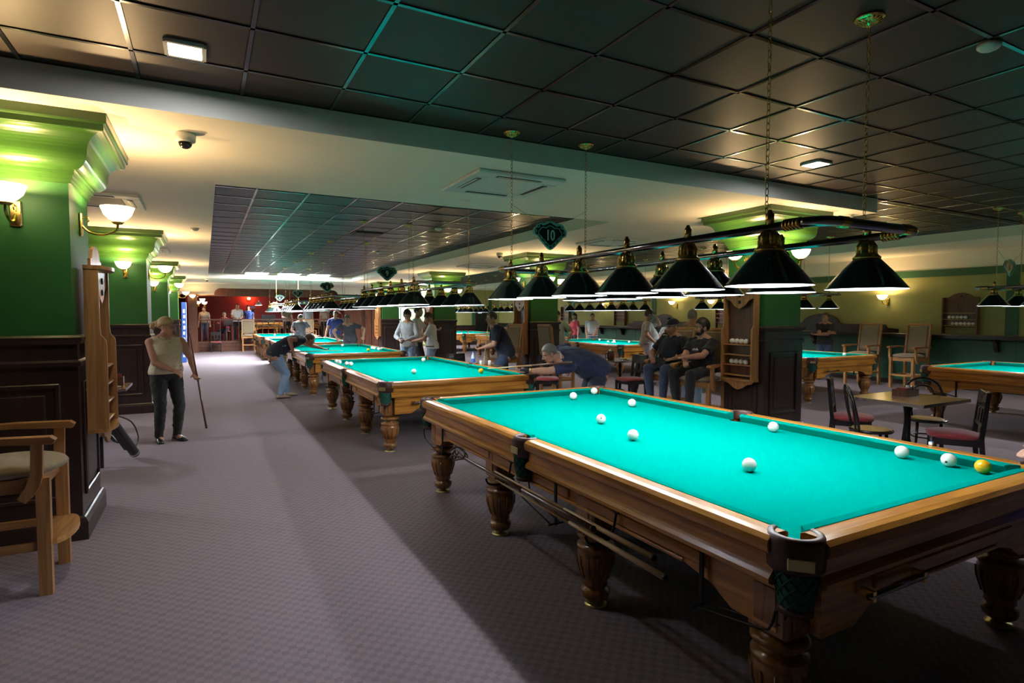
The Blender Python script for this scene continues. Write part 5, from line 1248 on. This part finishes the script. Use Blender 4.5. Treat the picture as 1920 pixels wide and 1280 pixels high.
# --- two seated men
def seated(label, seat, yaw, **k):
    d = dict(pelvis=(0, -.05, .86), neck=(0, -.05, 1.32), fr=(.13, .34, .31), fl=(-.13, .36, .31), kr=(.2, 1, .6), kl=(-.2, 1, .6)); d.update(k)
    return person(label, (seat[0], seat[1], 0), yaw, **d)
seated('seated man in dark navy polo and black cap with a belt bag', SEAT1, 262, s=1.0, hyaw=12, hpitch=8, hr=(.18, .24, .97), hl=(-.22, .25, .98), er=(1, -.5, -.2), el=(-1, -.5, -.2), top='dark_navy', bottom='dark_jeans', hair='hair_grey', skn='skin_b', vox=.008, fat=1.14, belly=.04, extra=('cap', 'bag'), collar='dark_navy', sleeve=.7)
seated('seated bearded man in black printed tee shirt with folded forearms', SEAT2, 268, s=1.0, hyaw=22, hpitch=0, twist=0, hr=(-.02, .33, .99), hl=(-.05, .38, 1.05), er=(1, -.2, -.5), el=(-1, -.2, -.5), grip=.85, top='black_cloth', bottom='black_cloth', shoe='shoe_white', hair='hair_dark', hairlen=1, beard='hair_dark', skn='skin_a', vox=.008, fat=1.12, belly=.03, extra=('print',), sleeve=.72)
# --- bald man behind the seated men
person('balding man in olive shirt and blue jeans standing behind the seated men', gpos(1299, 10.2), 40, 1.02, hr=(.34, .22, 1.32), hl=(.02, .30, 1.28), er=(.6, -.2, -1), el=(-.7, 0, -1), hyaw=18, top='olive', bottom='jeans', shoe='shoe_white', hair='hair_grey', skn='skin_b', vox=.010, fat=1.1)
# --- man in grey polo holding a cue and a phone
GP = (9.42, 10.75, 0)
person('stout man in light grey polo and pale trousers, hand raised to his face', GP, 128, 1.04, hr=(.30, .16, .98), hl=(-.12, .22, 1.56), er=(.7, -.7, -.2), el=(-.8, .2, -1), hyaw=-18, hpitch=2, top='grey_polo', bottom='pale_trousers', shoe='shoe_white', hair='hair_brown', skn='skin_b', vox=.009, fat=1.15, belly=.08, extra=('lanyard',), collar='grey_polo', sleeve=.75, hem=-.16)
cue((9.10, 10.43, .98), (10.30, 11.05, 1.06), 'black cue held level by the man in light grey polo', None, 2)
# --- boy in white shirt and dark waistcoat
person('young man in white shirt leaning by the wall side table', gpos(1256, 15.45), 225, .94, neck=(0, .10, 1.42), hr=(.22, .30, 1.02), hl=(-.20, .30, .98), top='white_cloth', bottom='black_cloth', hair='hair_dark', skn='skin_c', vox=.011, hpitch=5, hyaw=20)
# --- man with crossed arms by the wall
person('man in black shirt and jeans with crossed arms by the wall counter', (14.1, 9.3, 0), 245, 1.0, hr=(-.16, .22, 1.20), hl=(.16, .25, 1.16), er=(1, .2, -.6), el=(-1, .2, -.6), hyaw=14, grip=.8, top='black_cloth', bottom='dark_jeans', hair='hair_dark', skn='skin_b', vox=.010)
# --- group between tables nine and eight
person('young man in pale grey sweatshirt and jeans looking at his phone', gpos(766, 13.5), 222, 1.03, hr=(.08, .30, 1.06), hl=(-.10, .30, 1.06), er=(1, -.4, -.5), el=(-1, -.4, -.5), neckdir=(0, .35, 1), hyaw=-22, hpitch=28, top='light_grey', sleeve=2, bottom='jeans', hair='hair_dark', hairlen=1, skn='skin_a', vox=.010, hem=-.16)
ph = tag(MB().box((0, 0, 0), (.075, .14, .009), R=Matrix.Rotation(.5, 3, 'X'), bev=.003).build('mobile_phone', 'black_plastic', None, Vector(gpos(766, 13.5))+Vector((-.25, -.29, 1.10))), 'black phone in the hands of the young man in grey sweatshirt', 'phone'); MB().box((0, .002, .006), (.066, .125, .003), R=Matrix.Rotation(.5, 3, 'X')).build('screen', 'screen', ph)
person('tall man in white shirt stretching his arm toward the man in white tee', gpos(781, 14.5), 118, 1.09, hl=(-.10, .44, 1.18), hr=(.20, .30, 1.02), el=(-.6, 0, -1), hyaw=10, top='white_cloth', bottom='black_cloth', hair='hair_dark', skn='skin_a', vox=.010, sleeve=.7)
person('man in white tee shirt and jeans looking down at his hands', gpos(810, 12.95), 292, 1.0, hr=(.05, .36, 1.10), hl=(-.08, .38, 1.08), er=(.8, -.5, -.7), el=(-.8, -.5, -.7), neckdir=(0, .4, 1), hpitch=32, top='white_cloth', bottom='jeans', hair='hair_brown', skn='skin_b', vox=.010, extra=('belt',), sleeve=.75)
# --- far players
p = aty(629, 591, 22.2); person('man in royal blue polo standing between the distant tables with cues', (p.x, p.y, 0), 195, 1.05, hr=(.34, .10, .82), hl=(-.30, .12, .92), top='blue_polo', bottom='slate', hair='hair_brown', skn='skin_c', vox=.012, fat=1.1, hyaw=10, collar='blue_polo')
cue(Vector((p.x+.48, p.y-.25, .55)), Vector((p.x+.18, p.y-.20, 1.72)), 'pale cue leaning before the man in royal blue polo', None)
p = aty(656, 591, 16.92); person('man in slate tee shirt leaning over the distant table with a cue at his side', (p.x, p.y+.1, 0), 205, 1.02, pelvis=(0, -.1, .92), neck=(0, .16, 1.38), neckdir=(0, .5, .9), hpitch=22, hr=(.30, .22, .98), hl=(-.44, .18, 1.02), er=(1, -.4, 0), el=(-1, -.4, 0), top='slate', bottom='slate', hair='hair_grey', skn='skin_c', vox=.011, fat=1.05)
cue(Vector((p.x+.42, p.y-.05, .35)), Vector((p.x+.30, p.y-.02, 1.62)), 'pale cue held upright by the man in slate tee shirt', None)
p = aty(563, 591, 22.3); person('man in slate shirt with headphones seen from behind between the last tables', (p.x, p.y, 0), 20, .98, hr=(.24, .22, .98), hl=(-.22, .25, .98), er=(1, -.6, 0), el=(-1, -.6, 0), top='slate', bottom='beige', hair='hair_brown', skn='skin_c', vox=.011, fat=1.12, hpitch=14, extra=('headphones',))
p = gpos(946, 20.2); person('player in red shirt bending over the far wall side table', (p[0], p[1]+.3, 0), 100, 1.0, pelvis=(0, -.1, .9), neck=(0, .40, 1.12), neckdir=(0, .8, .3), hpitch=20, hr=(.15, .85, .9), hl=(-.1, .9, .9), top='red_cloth', bottom='black_cloth', hair='hair_white', skn='skin_c', vox=.012)
person('man in pale sage shirt half hidden by the second right column', gpos(1046, 15.0), 250, 1.03, hl=(-.30, -.02, .98), top='pale_sage', bottom='light_grey', hair='hair_brown', skn='skin_c', vox=.011, fat=1.1)
p = atx(1093, 591, 12.5); person('long haired person in red shirt holding an upright cue by the far wall', (p.x, p.y+.5, 0), 270, 1.0, hr=(.05, .30, 1.25), er=(.6, 0, -1), top='red_cloth', bottom='black_cloth', hair='hair_dark', hairlen=3, skn='skin_c', vox=.011)
cue(Vector((p.x-.34, p.y+.44, .3)), Vector((p.x-.28, p.y+.46, 1.55)), 'pale cue held upright by the person in red shirt', None)
p = atx(1108, 591, 12.45); person('man in white tee shirt standing before the person in red shirt', (p.x, p.y-.1, 0), 225, 1.0, hr=(.16, .26, .92), hl=(-.10, .28, .96), top='white_cloth', bottom='jeans', hair='hair_dark', skn='skin_c', vox=.010, fat=1.1, belly=.03, extra=('belt',))
person('person in black shirt in the left aisle behind the nearest column', gpos(186, 10.3), 120, 1.0, hl=(-.05, .36, 1.05), top='black_cloth', bottom='black_cloth', hair='hair_dark', skn='skin_c', vox=.012)
# --- player outside the frame whose hand rests on table ten
hp = atz(1925, 860, .885); person('player in blue shirt resting a hand on the rail of table ten', (hp.x+.72, hp.y-.31, 0), 285, 1.0, pelvis=(0, -.05, .93), neck=(0, .24, 1.36), hr=(.20, .50, .905), hdir_r=(.25, 1, -.10), hl=(-.25, .1, .85), er=(1, -.3, -.3), top='blue_polo', sleeve=2, bottom='black_cloth', hair='hair_brown', skn='skin_c', vox=.009, grip=.12)
# --- people on the stage (deck at .42)
def stg(u, y, label, yaw, z=.43, **k):
    p = aty(u, 591, y); d = dict(vox=.013); d.update(k); person(label, (p.x, p.y, z), yaw, **d)
stg(383, 30.15, 'woman in pale blouse and jeans standing on the stage', 190, s=.94, female=True, top='beige', bottom='dark_jeans', hair='hair_brown', hairlen=3, skn='skin_c')
stg(421, 31.15, 'seated man in magenta shirt behind the laptop on stage', 195, s=1.0, pelvis=(0, 0, .58), neck=(0, .04, 1.09), fr=(.12, .40, 0), fl=(-.12, .40, 0), hr=(.2, .35, .84), hl=(-.2, .35, .84), top='magenta', bottom='dark_jeans', hair='hair_white', skn='skin_c', extra=('glasses',))
stg(445, 30.15, 'man in white shirt with shoulder strap behind the balustrade', 180, s=1.03, hr=(.12, .3, 1.08), hl=(-.10, .3, 1.05), top='white_cloth', bottom='black_cloth', hair='hair_brown', skn='skin_c')
stg(466, 31.4, 'man in dark blue shirt beside the stage camera', 200, s=1.0, top='blue_polo', bottom='black_cloth', hair='hair_brown', skn='skin_b')
stg(538, 30.6, 'man in dark olive shirt standing on the stage by the lamps', 185, s=1.02, hr=(.1, .3, 1.1), top='olive', bottom='black_cloth', hair='hair_dark', skn='skin_c')
stg(578, 30.7, 'person in pale shirt on the stage behind the headphones man', 200, s=1.0, top='light_grey', bottom='dark_jeans', hair='hair_dark', skn='skin_c')
stg(608, 30.6, 'person in beige shirt on the stage behind the blue polo man', 170, s=1.0, top='beige', bottom='black_cloth', hair='hair_dark', skn='skin_b')
stg(628, 30.4, 'person in black shirt with raised hands on the stage right side', 200, s=1.0, hr=(.12, .22, 1.55), hl=(-.12, .22, 1.5), er=(1, 0, -1), el=(-1, 0, -1), top='black_cloth', bottom='black_cloth', hair='hair_dark', skn='skin_c')
sc_ = tag(copy_tree(SQ), 'dark chair with red seat behind the laptop on the stage', 'chair', 'red seated dark chairs'); p = aty(421, 591, 31.15); sc_.location = (p.x, p.y+.02, .43); sc_.rotation_euler = (0, 0, math.radians(-15))
